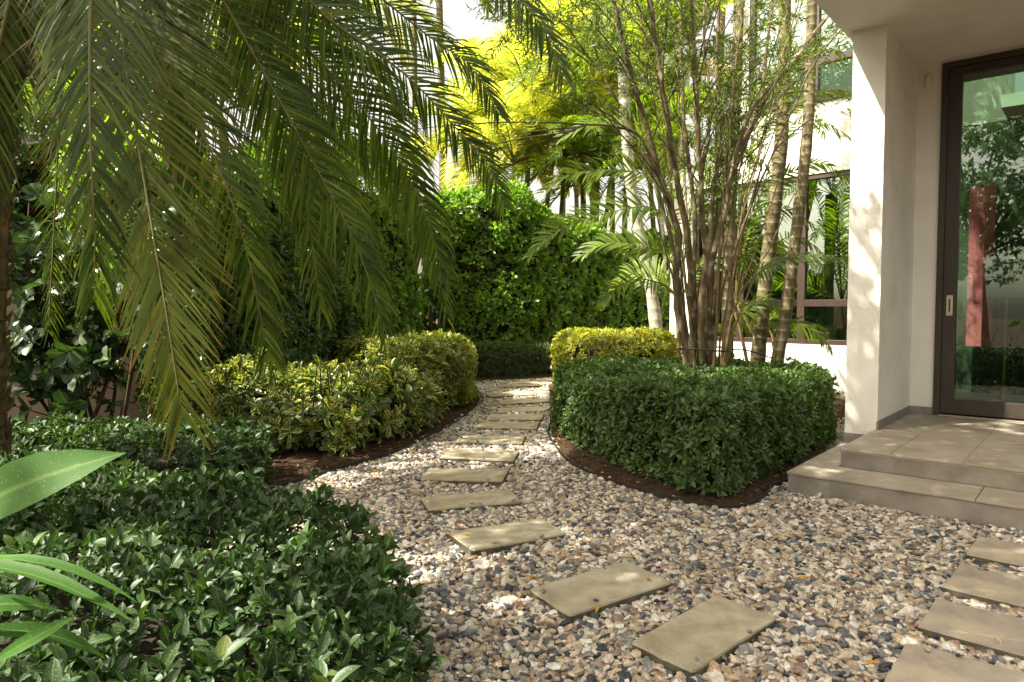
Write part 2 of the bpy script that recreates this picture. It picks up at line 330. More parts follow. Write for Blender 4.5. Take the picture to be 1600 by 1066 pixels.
def rosettes(pos, nrm, k, Ln, Wd, tm, spread=(35, 80), cone=.35, sz=.25, rndc=True):
    """k leaves round each point, opening along nrm"""
    n = len(pos); nrm = unit(nrm+cone*rng.standard_normal((n, 3)))
    a0 = rng.random(n)*6.28
    ref = np.where(np.abs(nrm[:, 2:3]) < .8, np.array([[0, 0, 1.]]), np.array([[1., 0, 0]]))
    t1 = unit(np.cross(nrm, ref)); t2 = np.cross(nrm, t1)
    Ps = []; Ds = []; Us = []; Ls = []; Rs = []
    base = rng.random(n); s0 = np.clip(1+sz*rng.standard_normal(n), .5, 1.6)
    for j in range(k):
        az = a0+j*6.283/k*(1 if k < 6 else 2.4)+rng.normal(0, .25, n); th = np.radians(rng.uniform(*spread, n))
        tg = t1*np.cos(az)[:, None]+t2*np.sin(az)[:, None]
        Ds.append(nrm*np.cos(th)[:, None]+tg*np.sin(th)[:, None]); Us.append(nrm*np.sin(th)[:, None]-tg*np.cos(th)[:, None]+.15*rng.standard_normal((n, 3)))
        Ps.append(pos+rng.normal(0, .004, (n, 3))-nrm*(.006*j)); Ls.append(s0*rng.uniform(.75, 1.15, n)); Rs.append(np.clip(base*.55+rng.random(n)*.45, 0, 1))
    s = np.concatenate(Ls)
    return leaves(tm, np.concatenate(Ps), np.concatenate(Ds), np.concatenate(Us), Ln*s, Wd*s*rng.uniform(.85, 1.15, len(s)), np.concatenate(Rs))
def poly_sdf(p, poly):
    poly = np.asarray(poly, float); n = len(poly); best = np.full(len(p), 1e9); nr = np.zeros((len(p), 2)); inside = np.zeros(len(p), bool)
    for i in range(n):
        a = poly[i]; b = poly[(i+1) % n]; e = b-a
        t = np.clip(((p-a)@e)/(e@e), 0, 1); q = a+t[:, None]*e; dv = p-q; dd = np.linalg.norm(dv, axis=1)
        m = dd < best; best = np.where(m, dd, best); nr[m] = dv[m]
        c = (a[1] > p[:, 1]) != (b[1] > p[:, 1])
        xi = (b[0]-a[0])*(p[:, 1]-a[1])/((b[1]-a[1]) if b[1] != a[1] else 1e-9)+a[0]
        inside ^= c & (p[:, 0] < xi)
    nr = nr/(np.linalg.norm(nr, axis=1)[:, None]+1e-9)
    return np.where(inside, best, -best), np.where(inside[:, None], -nr, nr)
def smooth_poly(pts, it=2):
    p = np.asarray(pts, float)
    for _ in range(it):
        q = np.roll(p, -1, 0); p = np.stack([.75*p+.25*q, .25*p+.75*q], 1).reshape(-1, 2)
    return p
def wob(p, s, seed=0.):
    return (np.sin(p[:, 0]*s+seed)+np.sin(p[:, 1]*s*1.13+1.7+seed)+np.sin(p[:, 2]*s*1.3+.6+seed)+np.sin((p[:, 0]+p[:, 1]-p[:, 2])*s*1.9+seed*2))/4
def shell_points(poly, z0, z1, n, depth=.12, rc=.12, bump=.05, bs=6., seed=0., topfun=None):
    poly = np.asarray(poly); lo = poly.min(0)-.1; hi = poly.max(0)+.1; out = []; nn = []; dd = []; got = 0
    while got < n:
        m = 60000
        p = np.column_stack([rng.uniform(lo[0], hi[0], m), rng.uniform(lo[1], hi[1], m), rng.uniform(z0, z1+bump, m)])
        d2, nr = poly_sdf(p[:, :2], poly)
        zt = z1 if topfun is None else topfun(p)
        dt = zt-p[:, 2]
        # rounded box distance (inside positive)
        a = np.maximum(rc-d2, 0); b = np.maximum(rc-dt, 0)
        d = np.where((d2 < rc) & (dt < rc), rc-np.hypot(a, b), np.minimum(d2, dt))+bump*wob(p, bs, seed)
        ok = (d > 0) & (d < depth*rng.random(m)**1.0+.01) & (d2 > -.08)
        w2 = np.clip(rc*1.6-d2, 1e-3, None); wt = np.clip(rc*1.6-dt, 1e-3, None)
        nv = np.column_stack([nr*w2[:, None], wt]); nv = unit(nv)
        out.append(p[ok]); nn.append(nv[ok]); dd.append(d[ok]); got += ok.sum()
    return np.concatenate(out)[:n], np.concatenate(nn)[:n], np.concatenate(dd)[:n]
def inset(poly, d):
    poly = np.asarray(poly); c = poly.mean(0); v = poly-c; l = np.linalg.norm(v, axis=1)[:, None]
    return c+v*np.clip((l-d)/l, .2, 1)
def hedge(name, label, cat, poly, z0, z1, n, Ln, Wd, m, tm=OVAL, k=5, depth=.14, rc=.12, bump=.05, bs=6., core=True, group=None, seed=0., up=.3, spread=(35, 80), sz=.25, cin=.16, topfun=None, sprigs=0, culls=None, stems=40):
    t = thing(name, label, cat, (float(np.mean(np.asarray(poly)[:, 0])), float(np.mean(np.asarray(poly)[:, 1])), 0), 0, group)
    p, nv, d = shell_points(poly, z0, z1, n, depth, rc, bump, bs, seed, topfun)
    if culls is not None:
        ok = culls(p); p = p[ok]; nv = nv[ok]; d = d[ok]
    nv = unit(nv+np.array([0, 0, up]))
    parts = [rosettes(p, nv, k, Ln, Wd, tm, spread, .35, sz)]
    if sprigs:
        i = rng.choice(len(p), sprigs); q = p[i]+nv[i]*rng.uniform(.03, .1, (sprigs, 1))
        parts.append(rosettes(q, nv[i], k, Ln, Wd, tm, (20, 60), .35, sz))
    V, T, A, I = merge(parts)
    link('foliage', npmesh('foliage', V, T, m, A), t)
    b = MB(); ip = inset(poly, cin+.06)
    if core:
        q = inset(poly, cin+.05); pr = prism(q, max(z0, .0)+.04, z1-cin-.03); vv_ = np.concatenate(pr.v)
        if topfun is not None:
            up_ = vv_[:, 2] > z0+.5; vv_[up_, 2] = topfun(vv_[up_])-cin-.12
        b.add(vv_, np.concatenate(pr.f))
    # stems under and inside
    for _ in range(stems):
        a = ip[rng.integers(len(ip))]; c = ip.mean(0); s = a+(c-a)*rng.random()*.6
        b.tube([(s[0], s[1], -.02), (s[0]+rng.normal(0, .03), s[1]+rng.normal(0, .03), (z0+z1)*.25), (a[0]+rng.normal(0, .1), a[1]+rng.normal(0, .1), z1*.7)], [.011, .009, .005], 5)
    b.obj('branches', M['core'], t, True)  # stems plus a solid dark core painted as the hedge's inner shade
    return t
# ------------------------------------------------------------------ fronds
def catmull(pts, m):
    pts = np.asarray(pts, float); n = len(pts)
    P0 = np.vstack([2*pts[0]-pts[1], pts, 2*pts[-1]-pts[-2]])
    t = np.linspace(0, n-1-1e-6, m); i = t.astype(int); f = (t-i)[:, None]
    a, b, c, d = P0[i], P0[i+1], P0[i+2], P0[i+3]
    q = .5*((2*b)+(-a+c)*f+(2*a-5*b+4*c-d)*f*f+(-a+3*b-3*c+d)*f**3)
    s = np.concatenate([[0], np.cumsum(np.linalg.norm(np.diff(q, axis=0), axis=1))])
    u = np.linspace(0, s[-1], m)
    return np.column_stack([np.interp(u, s, q[:, k]) for k in range(3)]), s[-1]
def frond(pts, nl, L, W, side=None, ang=(70, 28), droop=.5, vee=.25, t0=.12, r0=.012, seg=5, jit=.06, dead=0., prof=None, twist=0.):
    c, total = catmull(pts, 60); rs = []
    parts = []
    mb = MB(); mb.tube(c[::3], np.linspace(r0, r0*.18, len(c[::3])), 5)
    parts.append((np.concatenate(mb.v), np.concatenate(mb.f), np.concatenate(mb.a), 1))
    Tg = unit(np.gradient(c, axis=0))
    if side is None:
        h = c[-1]-c[0]; h[2] = 0; side = np.array([h[1], -h[0], 0])
    side = unit(np.asarray(side, float))
    for sgn in (-1, 1):
        t = np.linspace(t0, .995, nl)+rng.normal(0, .25/nl, nl); t = np.clip(t, 0, 1)
        idx = t*(len(c)-1); i0 = np.clip(idx.astype(int), 0, len(c)-2); f = (idx-i0)[:, None]
        p = c[i0]*(1-f)+c[i0+1]*f; T = unit(Tg[i0]*(1-f)+Tg[i0+1]*f)
        S = side[None]-T*(T@side)[:, None]; S = unit(S)*sgn; Nn = unit(np.cross(S*sgn, T))
        pr = np.clip((t-t0)/.18, 0, 1)**.6*(1-.62*np.clip((t-.45)/.55, 0, 1)**1.5) if prof is None else prof(t)
        ln = L*np.clip(pr, .18, 1)*rng.uniform(.88, 1.08, nl)
        a = np.radians(ang[0]+(ang[1]-ang[0])*t+rng.normal(0, 4, nl))[:, None]
        D = unit(T*np.cos(a)+S*np.sin(a)+Nn*(vee+rng.normal(0, jit*1.5, nl)[:, None]))
        D = unit(D+rng.normal(0, jit, (nl, 3)))
        wv = unit(T-D*(T*D).sum(1)[:, None])      # width direction
        wv = unit(wv+Nn*.25)
        q = p.copy(); rnd = np.clip(rng.random(nl), 0, 1)
        ks = np.linspace(0, 1, seg+1); wd = W*np.array([.55, 1, .95, .75, .45, .05]) if seg == 5 else W*np.interp(ks, [0, .2, .6, 1], [.5, 1, .75, .05])
        rows = []; 
        for k in range(seg+1):
            rows.append(np.stack([q-wv*wd[k]*.5, q+wv*wd[k]*.5], 1))
            q = q+D*(ln/seg)[:, None]; g = droop*(1+.5*rng.random(nl))[:, None]*(k+1)/seg
            D = unit(D+np.array([0, 0, -1.])*g*.55)
        Vv = np.stack(rows, 1).reshape(-1, 3)      # nl,(seg+1),2
        b = (np.arange(nl)*(seg+1)*2)[:, None]; kk = np.arange(seg)[None]*2
        q4 = np.stack([b+kk, b+kk+1, b+kk+3, b+kk+2], -1).reshape(-1, 4)
        A = np.zeros((nl, seg+1, 2, 3)); A[..., 0] = ks[None, :, None]; A[..., 1] = np.array([-1, 1])[None, None]; A[..., 2] = rnd[:, None, None]
        parts.append((Vv, tri(q4), A.reshape(-1, 3), 0))
    return merge(parts)
def frond_mesh(name, fr, m): return npmesh(name, fr[0], fr[1], [m, M['rachis']], fr[2], fr[3])
def arc(L, rise, sag, az=0., base=(0, 0, 0), n=6, out0=.25):
    """curve leaving upward and arching out; local"""
    pts = []; th = rise; p = np.array(base, float); 
    for k in range(n+1):
        pts.append(p.copy())
        p = p+np.array([math.cos(th)*math.cos(az), math.cos(th)*math.sin(az), math.sin(th)])*L/n; th -= sag/n*(.6+.8*k/n)
    return np.array(pts)
# ================================================================== SETTING
def structure(name, me):
    o = link(name, me); o['kind'] = 'structure'; return o
structure('ground', npmesh('ground', [(-150, -60, -.03), (150, -60, -.03), (150, 300, -.03), (-150, 300, -.03)], [(0, 1, 2, 3)], M['soil']))
CBED = [(.62, 12.4), (.52, 9.6), (.42, 7.6), (.36, 6.95), (.40, 6.2), (.50, 5.5), (.87, 4.75), (1.2, 4.4), (1.44, 4.35), (1.70, 4.62), (1.84, 4.86), (2.02, 5.02), (2.55, 5.62), (2.9, 6.3), (3.1, 7.0), (3.4, 7.6), (4.6, 8.6), (4.6, 10), (2.8, 12.4)]
LBED = [(-.62, 11.3), (-.40, 9.6), (-.46, 8.8), (-.64, 7.5), (-.86, 6.6), (-1.1, 5.85), (-1.4, 5.3), (-1.75, 4.75), (-2.4, 4.3), (-6, 3.6), (-6, 13), (-.9, 13)]
FBED = [(-.28, 1.0), (-.22, 1.6), (-.30, 2.2), (-.50, 2.75), (-.85, 3.0), (-4, 3.0), (-4, .5), (-.3, .5)]
BBED = [(-.9, 11.9), (-.5, 12.0), (.3, 12.35), (1.0, 12.9), (2.2, 13.6), (2.5, 17), (-2, 17)]
structure('gravel_ground', npmesh('gravel_ground', [(-6, .4, -.012), (9, .4, -.012), (9, 15, -.012), (-6, 15, -.012)], [(0, 1, 2, 3)], M['ground']))
def sheet(name, poly, z0, z1, m, bump=.02):
    """bed of soil with a low uneven top and sloping rim"""
    poly = smooth_poly(poly, 2); mb = MB(); rings = []
    c = poly.mean(0); n = len(poly); lev = [(0, z0), (.03, z1*.8), (.15, z1+.01), (.5, z1+.03), (1.2, z1+.03)]
    V = []
    for d, z in lev:
        q = inset(poly, d)
        for (x, y) in q: V.append((x, y, z+(rng.normal(0, bump*.35) if d > 0 else 0)))
    T = []
    for r in range(len(lev)-1):
        for i in range(n): T.append((r*n+i, r*n+(i+1) % n, (r+1)*n+(i+1) % n, (r+1)*n+i))
    T = list(tri(T)); V.append((c[0], c[1], z1+.03)); k = len(V)-1; b = (len(lev)-1)*n
    T += [(b+i, b+(i+1) % n, k) for i in range(n)]
    return structure(name, npmesh(name, V, T, m))
sheet('soil_bed', CBED, -.03, .025, M['soil']); sheet('soil_bed', LBED, -.03, .03, M['soil']); sheet('soil_bed', FBED, -.03, .01, M['soil']); sheet('soil_bed', BBED, -.03, .03, M['soil'])
def edging(poly, i0, i1, label):
    p = np.array(poly, float)[i0:i1]; p3 = np.column_stack([p, np.full(len(p), .028)]); c, _ = catmull(p3, 70)
    c[:, 2] += .004*np.sin(np.arange(70)*.5)
    m = MB(); V = []
    nrm = unit(np.cross(np.gradient(c, axis=0), [0, 0, 1.]))
    for k in range(70):
        for s, z in ((-.004, -.03), (-.004, .03), (.004, .03), (.004, -.03)): V.append(c[k]+nrm[k]*s+np.array([0, 0, z-.02]))
    T = [(a*4+j, a*4+(j+1) % 4, (a+1)*4+(j+1) % 4, (a+1)*4+j) for a in range(69) for j in range(4)]
    m.add(V, T); mm = m.mesh('bed_edging', M['edging']); o = link('bed_edging', mm); tag(o, label, 'edging')
    return o
edging(CBED, 1, 12, 'black plastic edging strip curving round the soil under the central clipped hedge')
edging(LBED, 0, 9, 'black edging strip along the left bed under the variegated shrubs')

# ------------------------------------------------------------------ stepping stones
def slab_thing(c4, label, mm, th=.05, top=.034, tilt=0., name='stepping_stone', group=None):
    c4 = np.array(c4, float); c = c4.mean(0); m = MB(); V = []; Tt = []
    # subdivided outline with slight waviness, bevelled rim
    ol = []
    for k in range(4):
        a, b = c4[k], c4[(k+1) % 4]
        for t in np.linspace(.02, .98, 9): ol.append(a+(b-a)*t+rng.normal(0, .0014, 2))
    ol = np.array(ol)-c; n = len(ol); zz = [(1.0, top-th), (1.0, top-.008), (.985, top), (.5, top), ]
    for s, z in zz:
        d = 1-(1-s)*(.3/np.abs(ol).max()) if s == .985 else s
        for p in ol: V.append((p[0]*d, p[1]*d, z+rng.normal(0, .0008)))
    for r in range(len(zz)-1):
        for i in range(n): Tt.append((r*n+i, r*n+(i+1) % n, (r+1)*n+(i+1) % n, (r+1)*n+i))
    Tt = list(tri(Tt)); V.append((0, 0, top)); Tt += [((len(zz)-1)*n+i, (len(zz)-1)*n+(i+1) % n, len(V)-1) for i in range(n)]
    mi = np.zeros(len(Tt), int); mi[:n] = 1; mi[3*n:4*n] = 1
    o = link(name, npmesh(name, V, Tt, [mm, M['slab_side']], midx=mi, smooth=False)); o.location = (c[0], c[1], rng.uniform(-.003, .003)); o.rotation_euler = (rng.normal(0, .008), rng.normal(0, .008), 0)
    tag(o, label, 'stepping stone', group)
    return c4
SL = [
 ([(985, 1005), (1120, 930), (1213, 965), (1083, 1050)], 'nearest sandy concrete stepping stone of the curving path, brown stain in its middle'),
 ([(827, 920), (980, 875), (1050, 910), (890, 962)], 'second nearest stepping stone of the curving path, off the front corner of the central hedge'),
 ([(699, 833), (845, 806), (887, 831), (738, 862)], 'third stepping stone of the curving path, with pale streaks on top'),
 ([(657.5, 778), (797, 763), (817, 783), (669, 797)], 'fourth stepping stone of the curving path, slightly tilted away from the row'),
 ([(669, 732), (796, 734), (785, 753), (657.5, 748)], 'fifth stepping stone of the curving path'),
 ([(697, 701), (811, 704), (802, 720), (687.5, 716)], 'sixth stepping stone of the curving path'),
 ([(717.5, 680), (822, 681), (815, 695), (710, 693)], 'seventh stepping stone of the curving path'),
 ([(749, 660), (843, 660), (838, 672), (741, 670)], 'eighth stepping stone of the curving path'),
 ([(766, 647), (850, 646.5), (847, 657), (758, 657)], 'ninth stepping stone of the curving path'),
 ([(778, 637.5), (860, 634.5), (860, 642.5), (775, 646)], 'tenth stepping stone of the curving path'),
 ([(779, 626), (856, 622), (858, 628.5), (782, 633)], 'eleventh stepping stone of the curving path, skewed edge'),
 ([(757, 614), (832, 611), (838, 617.5), (766, 621)], 'twelfth stepping stone of the curving path, just before the sunlit strip'),
 ([(785, 601), (842, 600), (846, 604), (778, 605)], 'stepping stone just beyond the sunlit strip of gravel'),
 ([(812, 596.2), (872, 596.5), (872, 600), (806, 599.2)], 'stepping stone by the low border where the path bends right'),
 ([(838, 592), (895, 592), (892, 595.2), (832, 595)], 'farthest stepping stone, half behind the central hedge'),
]
SLABS = []
for si, (px, lab) in enumerate(SL):
    q4 = np.array([G(x, y, .034)[:2] for x, y in px]); f_ = .16 if si > 5 else .0
    q4[2] += (q4[1]-q4[2])*f_; q4[3] += (q4[0]-q4[3])*f_
    SLABS.append(slab_thing(q4, lab, M['slab'], group='stepping stones of the garden path'))
# four slabs at the porch
for (a, b), lab in zip([((1528, 838), (1508, 864)), ((1501.5, 882), (1473, 917)), ((1462, 934), (1432, 978)), ((1416, 1002), (1380, 1060))],
    ['tan slab nearest the porch steps', 'second tan slab from the porch steps', 'grey slab third from the porch steps', 'grey slab farthest from the porch steps, cut by the bottom of the picture']):
    A = np.array(G(*a, .03)[:2]); B = np.array(G(*b, .03)[:2]); d = B-A; e = np.array([-d[1], d[0]]); e = e/np.linalg.norm(e)
    if e[0] < 0: e = -e
    e = unit(e*.75+unit(np.array([.715, -.70]))*.25)
    SLABS.append(slab_thing([A, A+e*.95, B+e*.95, B], lab, M['slab2'], group='stone slabs before the porch steps'))

# ------------------------------------------------------------------ porch steps (house frame u,v)
st = thing('porch_steps', 'two grey brown tiled steps and landing in front of the glass door', 'steps', H(0, 0))
def hbox(m, u0, u1, v0, v1, z0, z1, bev=0.): m.box((u0, v0, z0), (u1, v1, z1), H, bev); return m
Z1, Z2 = .152, .287
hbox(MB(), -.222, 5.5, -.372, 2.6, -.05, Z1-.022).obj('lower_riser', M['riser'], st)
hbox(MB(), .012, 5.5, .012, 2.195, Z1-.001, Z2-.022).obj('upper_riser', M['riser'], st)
m = MB(); us = [-.231, .86, 1.95, 3.04, 4.13, 5.5]
for a, b in zip(us[:-1], us[1:]): hbox(m, a+.002, b-.002, -.381, -.002, Z1-.02, Z1, .003)
for a, b in zip([-.002, .70, 1.4], [.70, 1.4, 2.0]): hbox(m, -.231, -.002, a+.002, b-.002, Z1-.02, Z1, .003)
m.obj('lower_tread', M['tile'], st)
m = MB(); uu = [-.0, .33, .745, 1.16, 1.575, 1.99, 2.4, 2.8, 3.2, 3.6]; vv = [-.0, 1.01, 1.62, 2.19]
for a, b in zip(uu[:-1], uu[1:]):
    for c, d in zip(vv[:-1], vv[1:]): hbox(m, a+.0035, b-.0035, c+.0035, d-.0035, Z2-.02, Z2, .003)
m.obj('landing_tiles', M['tile'], st)
m = MB(); hbox(m, .01, 3.6, .01, 2.19, Z2-.03, Z2-.004); m.obj('grout', M['grout'], st)

# ------------------------------------------------------------------ house
ho = thing('house', 'white stuccoed house with glass entrance door, porch pier and a far wing behind the palms', 'house', H(0, 2.2))
CEIL = 3.52
# pier beside the porch
hbox(MB(), -.225, .02, .99, 2.6, .22, CEIL+.02).obj('porch_pier', M['wall'], ho)
m = MB(); hbox(m, -.233, -.0, .982, 2.4, Z1+.001, .235); m.obj('pier_plinth', M['plinth'], ho)
m = MB(); hbox(m, .016, .032, .975, 2.209, Z2, Z2+.067, .002); hbox(m, .0325, .205, 2.196, 2.209, Z2, Z2+.067, .002); m.obj('baseboard', M['plinth'], ho)
# door wall
m = MB(); hbox(m, .0, .213, 2.21, 2.45, Z2-.1, CEIL+.02); hbox(m, .213, 3.4, 2.21, 2.45, 3.482, CEIL+.02); hbox(m, 3.4, 5.5, 2.21, 2.45, Z2-.1, CEIL+.02); m.obj('entrance_wall', M['wall'], ho)
# porch roof slab: left edge along v through (2.10,5.09)
rel = np.array([2.10, 5.09])-L0; ue = float(rel@U); ve = float(rel@V_)
m = MB(); hbox(m, ue, 5.6, ve-.45, 2.6, CEIL, CEIL+.35); m.obj('porch_ceiling', M['wall'], ho)
m = MB(); hbox(m, ue+.02, 5.6, 1.2, 2.6, CEIL+.35, 7.2); m.obj('upper_wall', M['wall'], ho)
# door
do = MB(); D0, D1, DT = .213, 1.75, 3.482
hbox(do, D0, D0+.052, 2.185, 2.33, Z2, DT, .003); hbox(do, D0+.052, 3.4, 2.185, 2.33, DT-.05, DT, .003)
door = do.obj('door_frame', M['frame'], ho)
m = MB(); s0 = D0+.054
hbox(m, s0, s0+.104, 2.215, 2.27, Z2+.02, DT-.052, .004); hbox(m, s0+.104, D1, 2.215, 2.27, Z2+.02, Z2+.155, .004); hbox(m, s0+.104, D1, 2.215, 2.27, DT-.12, DT-.052, .004); hbox(m, D1, D1+.11, 2.215, 2.27, Z2+.02, DT-.052, .004)
hbox(m, D1+.11, 3.3, 2.215, 2.27, Z2+.02, Z2+.155, .004); hbox(m, D1+.11, 3.3, 2.215, 2.27, DT-.12, DT-.052, .004); hbox(m, 3.3, 3.4, 2.215, 2.27, Z2+.02, DT-.052, .004)
leaf = m.obj('door', M['frame'], ho)
m = MB(); hbox(m, s0+.10, D1+.005, 2.238, 2.246, Z2+.15, DT-.115); m.obj('glass_pane', M['glass'], leaf)
m = MB(); hbox(m, D1+.105, 3.305, 2.238, 2.246, Z2+.15, DT-.115); m.obj('glass_pane', M['glass'], leaf)
m = MB(); hu = s0+.028; hbox(m, hu, hu+.05, 2.2105, 2.2145, 1.205, 1.39, .001)
hbox(m, hu+.008, hu+.042, 2.208, 2.2103, 1.225, 1.37, .001); m.obj('handle', M['steel'], leaf)
m = MB(); hbox(m, hu+.018, hu+.032, 2.2062, 2.2078, 1.24, 1.355, .0005); m.obj('finger_recess', M['frame'], leaf)
m = MB(); hbox(m, D0+.05, 3.4, 2.16, 2.2, Z2+.001, Z2+.012, .002); m.obj('threshold', M['steel'], ho)
# small white sensor on the wall
m = MB(); V = []; 
for r_, dz in ((1, 0), (1, .012), (.8, .022), (.35, .028)):
    for k in range(20):
        a = k/20*6.283; V.append(H(.105+.035*r_*math.sin(a), 2.209-dz, 3.35+.075*r_*math.cos(a)))
T = [(r_*20+k, r_*20+(k+1) % 20, (r_+1)*20+(k+1) % 20, (r_+1)*20+k) for r_ in range(3) for k in range(20)]+[]
m.add(V, T); m.add(V[60:80], [(0, k, k+1) for k in range(1, 19)])
o = m.obj('motion_sensor', M['white'], None, True); tag(o, 'small oval white sensor high on the wall left of the glass door', 'sensor')
# interior behind the door
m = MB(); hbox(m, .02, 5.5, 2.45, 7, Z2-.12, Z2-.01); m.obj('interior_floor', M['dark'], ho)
m = MB(); hbox(m, .02, 5.5, 2.45, 3.0, CEIL-.021, CEIL+.12); hbox(m, 1.0, 5.5, 3.0, 4.3, CEIL-.0205, CEIL+.12); hbox(m, .45, 5.5, 4.3, 7, CEIL-.02, CEIL+.12); m.obj('interior_ceiling', M['inner'], ho)  # invented gap over the lamp and rose wall, added to let daylight in
# window wall seen through the door on its left side: frame line then rose coloured wall
m = MB(); hbox(m, .02, .10, 2.45, 4.3, Z2, .72); m.obj('interior_sill_wall', M['inner'], ho)
ws = thing  # (alias unused)
m = MB()
for v0, v1 in ((2.46, 2.53), (3.36, 3.42), (4.24, 4.30)): hbox(m, .03, .09, v0, v1, .72, CEIL-.02, .004)
for z0, z1 in ((.72, .79), (1.28, 1.38), (3.35, 3.49)): hbox(m, .032, .088, 2.53, 4.24, z0, z1, .004)
wi = m.obj('side_window', M['wframe'], ho)
m = MB(); hbox(m, .056, .062, 2.53, 4.24, .79, 3.36); m.obj('glass_pane', M['wglass'], wi)
# rose wall standing in the light beyond
m = MB(); hbox(m, .13, .38, 4.72, 4.9, Z2-.05, 2.72); o = m.obj('rose_wall', M['pink'], ho)
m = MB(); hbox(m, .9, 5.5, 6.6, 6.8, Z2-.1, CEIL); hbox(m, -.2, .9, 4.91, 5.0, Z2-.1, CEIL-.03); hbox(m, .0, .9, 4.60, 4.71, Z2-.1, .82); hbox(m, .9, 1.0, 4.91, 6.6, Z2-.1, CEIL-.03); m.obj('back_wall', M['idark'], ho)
# floor lamp and table inside
lp = thing('floor_lamp', 'tall lamp with a pale drum shade on a brass pole behind the door glass', 'lamp', H(.62, 3.55, Z2-.01))
c = H(.62, 3.55); m = MB(); m.tube([(c[0], c[1], Z2), (c[0], c[1], 1.92)], .016, 10); m.tube([(c[0], c[1], Z2-.008), (c[0], c[1], Z2+.02)], .15, 24); m.obj('pole', M['gold'], lp, True)
m = MB(); V = []; 
for r_, z in ((.172, 1.38), (.166, 1.38), (.155, 1.80), (.161, 1.80), (.172, 1.38)):
    for k in range(32): V.append((c[0]+r_*math.cos(k/32*6.283), c[1]+r_*math.sin(k/32*6.283), z))
T = [(r_*32+k, r_*32+(k+1) % 32, (r_+1)*32+(k+1) % 32, (r_+1)*32+k) for r_ in (0, 1, 2, 3) for k in range(32)]; m.add(V, T); m.obj('lamp_shade', M['shade'], lp, True)
tb = thing('side_table', 'dark bowl shaped side table behind the door glass under the lamp shade', 'table', H(.95, 3.75, Z2-.01))
c = H(.95, 3.75); m = MB(); V = []
for r_, z in ((.05, .9), (.16, .95), (.27, 1.16), (.29, 1.2), (.27, 1.2), (.15, 1.0)):
    for k in range(28): V.append((c[0]+r_*math.cos(k/28*6.283), c[1]+r_*math.sin(k/28*6.283), z))
T = [(r_*28+k, r_*28+(k+1) % 28, (r_+1)*28+(k+1) % 28, (r_+1)*28+k) for r_ in range(5) for k in range(28)]; m.add(V, T); m.tube([(c[0], c[1], .28), (c[0], c[1], .95)], [.15, .04], 20)
m.obj('bowl_top', M['dark'], tb, True)
# dark low cabinet inside
m = MB(); hbox(m, 1.2, 3.0, 4.3, 4.7, Z2, .95, .01); o = m.obj('cabinet', M['dark']); tag(o, 'low dark cabinet in the room behind the glass door', 'cabinet')

# far wing: plane through (5.03,10.4)
A0 = np.array([5.03, 10.4]); WU = unit(np.array([.711, -.703])); WV = np.array([-WU[1], WU[0]])
def FW(u, v, z=0.):
    p = A0+WU*u+WV*v; return (p[0], p[1], z)
def fbox(m, u0, u1, v0, v1, z0, z1, bev=0.): m.box((u0, v0, z0), (u1, v1, z1), FW, bev); return m
UL, UR = -3.08, 1.9; W0, W1 = -2.6, .55
m = MB()
fbox(m, UL, UR, 0, .25, -.05, .71); fbox(m, UL, W0, 0, .25, .71, 3.33); fbox(m, W1, UR, 0, .25, .71, 3.33)
fbox(m, UL, UR, 0, .25, 3.33, 3.6); fbox(m, -1.9, UR, 0, .25, 3.6, 4.44); fbox(m, -1.9, -1.65, 0, .25, 4.44, 7.6); fbox(m, W1, UR, 0, .25, 4.44, 7.6); fbox(m, -1.9, UR, 0, .25, 7.6, 8.2)
fbox(m, UL, UL+.25, .25, 5, -.05, 3.6); fbox(m, -1.9, -1.65, .25, 5, 3.9, 8.2)
m.obj('far_wall', M['wall'], ho)
def window(z0, z1, ms, ts, u0, u1, label=None):
    m = MB(); fw = .075
    fbox(m, u0, u1, .02, .12, z0, z0+fw, .004); fbox(m, u0, u1, .02, .12, z1-fw, z1, .004)
    for a in ms: fbox(m, a-fw*.75, a+fw*.75, .018, .122, z0+fw, z1-fw, .004)
    fbox(m, u0, u0+fw, .02, .12, z0+fw, z1-fw, .004); fbox(m, u1-fw, u1, .02, .12, z0+fw, z1-fw, .004)
    for t in ts:
        cuts = [u0+fw]+[x for a in ms for x in (a-fw*.75, a+fw*.75)]+[u1-fw]
        for a, b in zip(cuts[::2], cuts[1::2]): fbox(m, a, b, .0205, .1195, t-fw*.7, t+fw*.7, .004)
    w_ = m.obj('window', M['wframe'], ho)
    m = MB(); fbox(m, u0+fw*.9, u1-fw*.9, .066, .074, z0+fw*.9, z1-fw*.9); m.obj('glass_pane', M['wglass'], w_)
window(.712, 3.328, [-.74, -1.75], [1.35], W0+.002, W1-.002)
window(4.442, 7.598, [-.6], [5.03], -1.648, W1-.002)
m = MB(); fbox(m, -1.9, UR, -.03, -.001, 4.40, 4.438, .004); m.obj('string_course', M['wframe'], ho)
m = MB(); fbox(m, UL+.26, UR, .26, 5, .28, .34); m.obj('room_floor', M['riser'], ho)
m = MB(); fbox(m, UL+.01, UR, .26, 5, 3.61, 3.75); m.obj('room_ceiling', M['inner'], ho)
m = MB(); fbox(m, UL+.26, UR, 3.4, 3.5, .34, 3.7); fbox(m, -.35, -.27, 1.2, 3.4, .34, 3.7); m.obj('room_wall', M['inner'], ho)
m = MB(); fbox(m, -.62, -.36, 1.2, 1.28, .34, 2.9, .01); m.obj('inner_door', M['wframe'], ho)

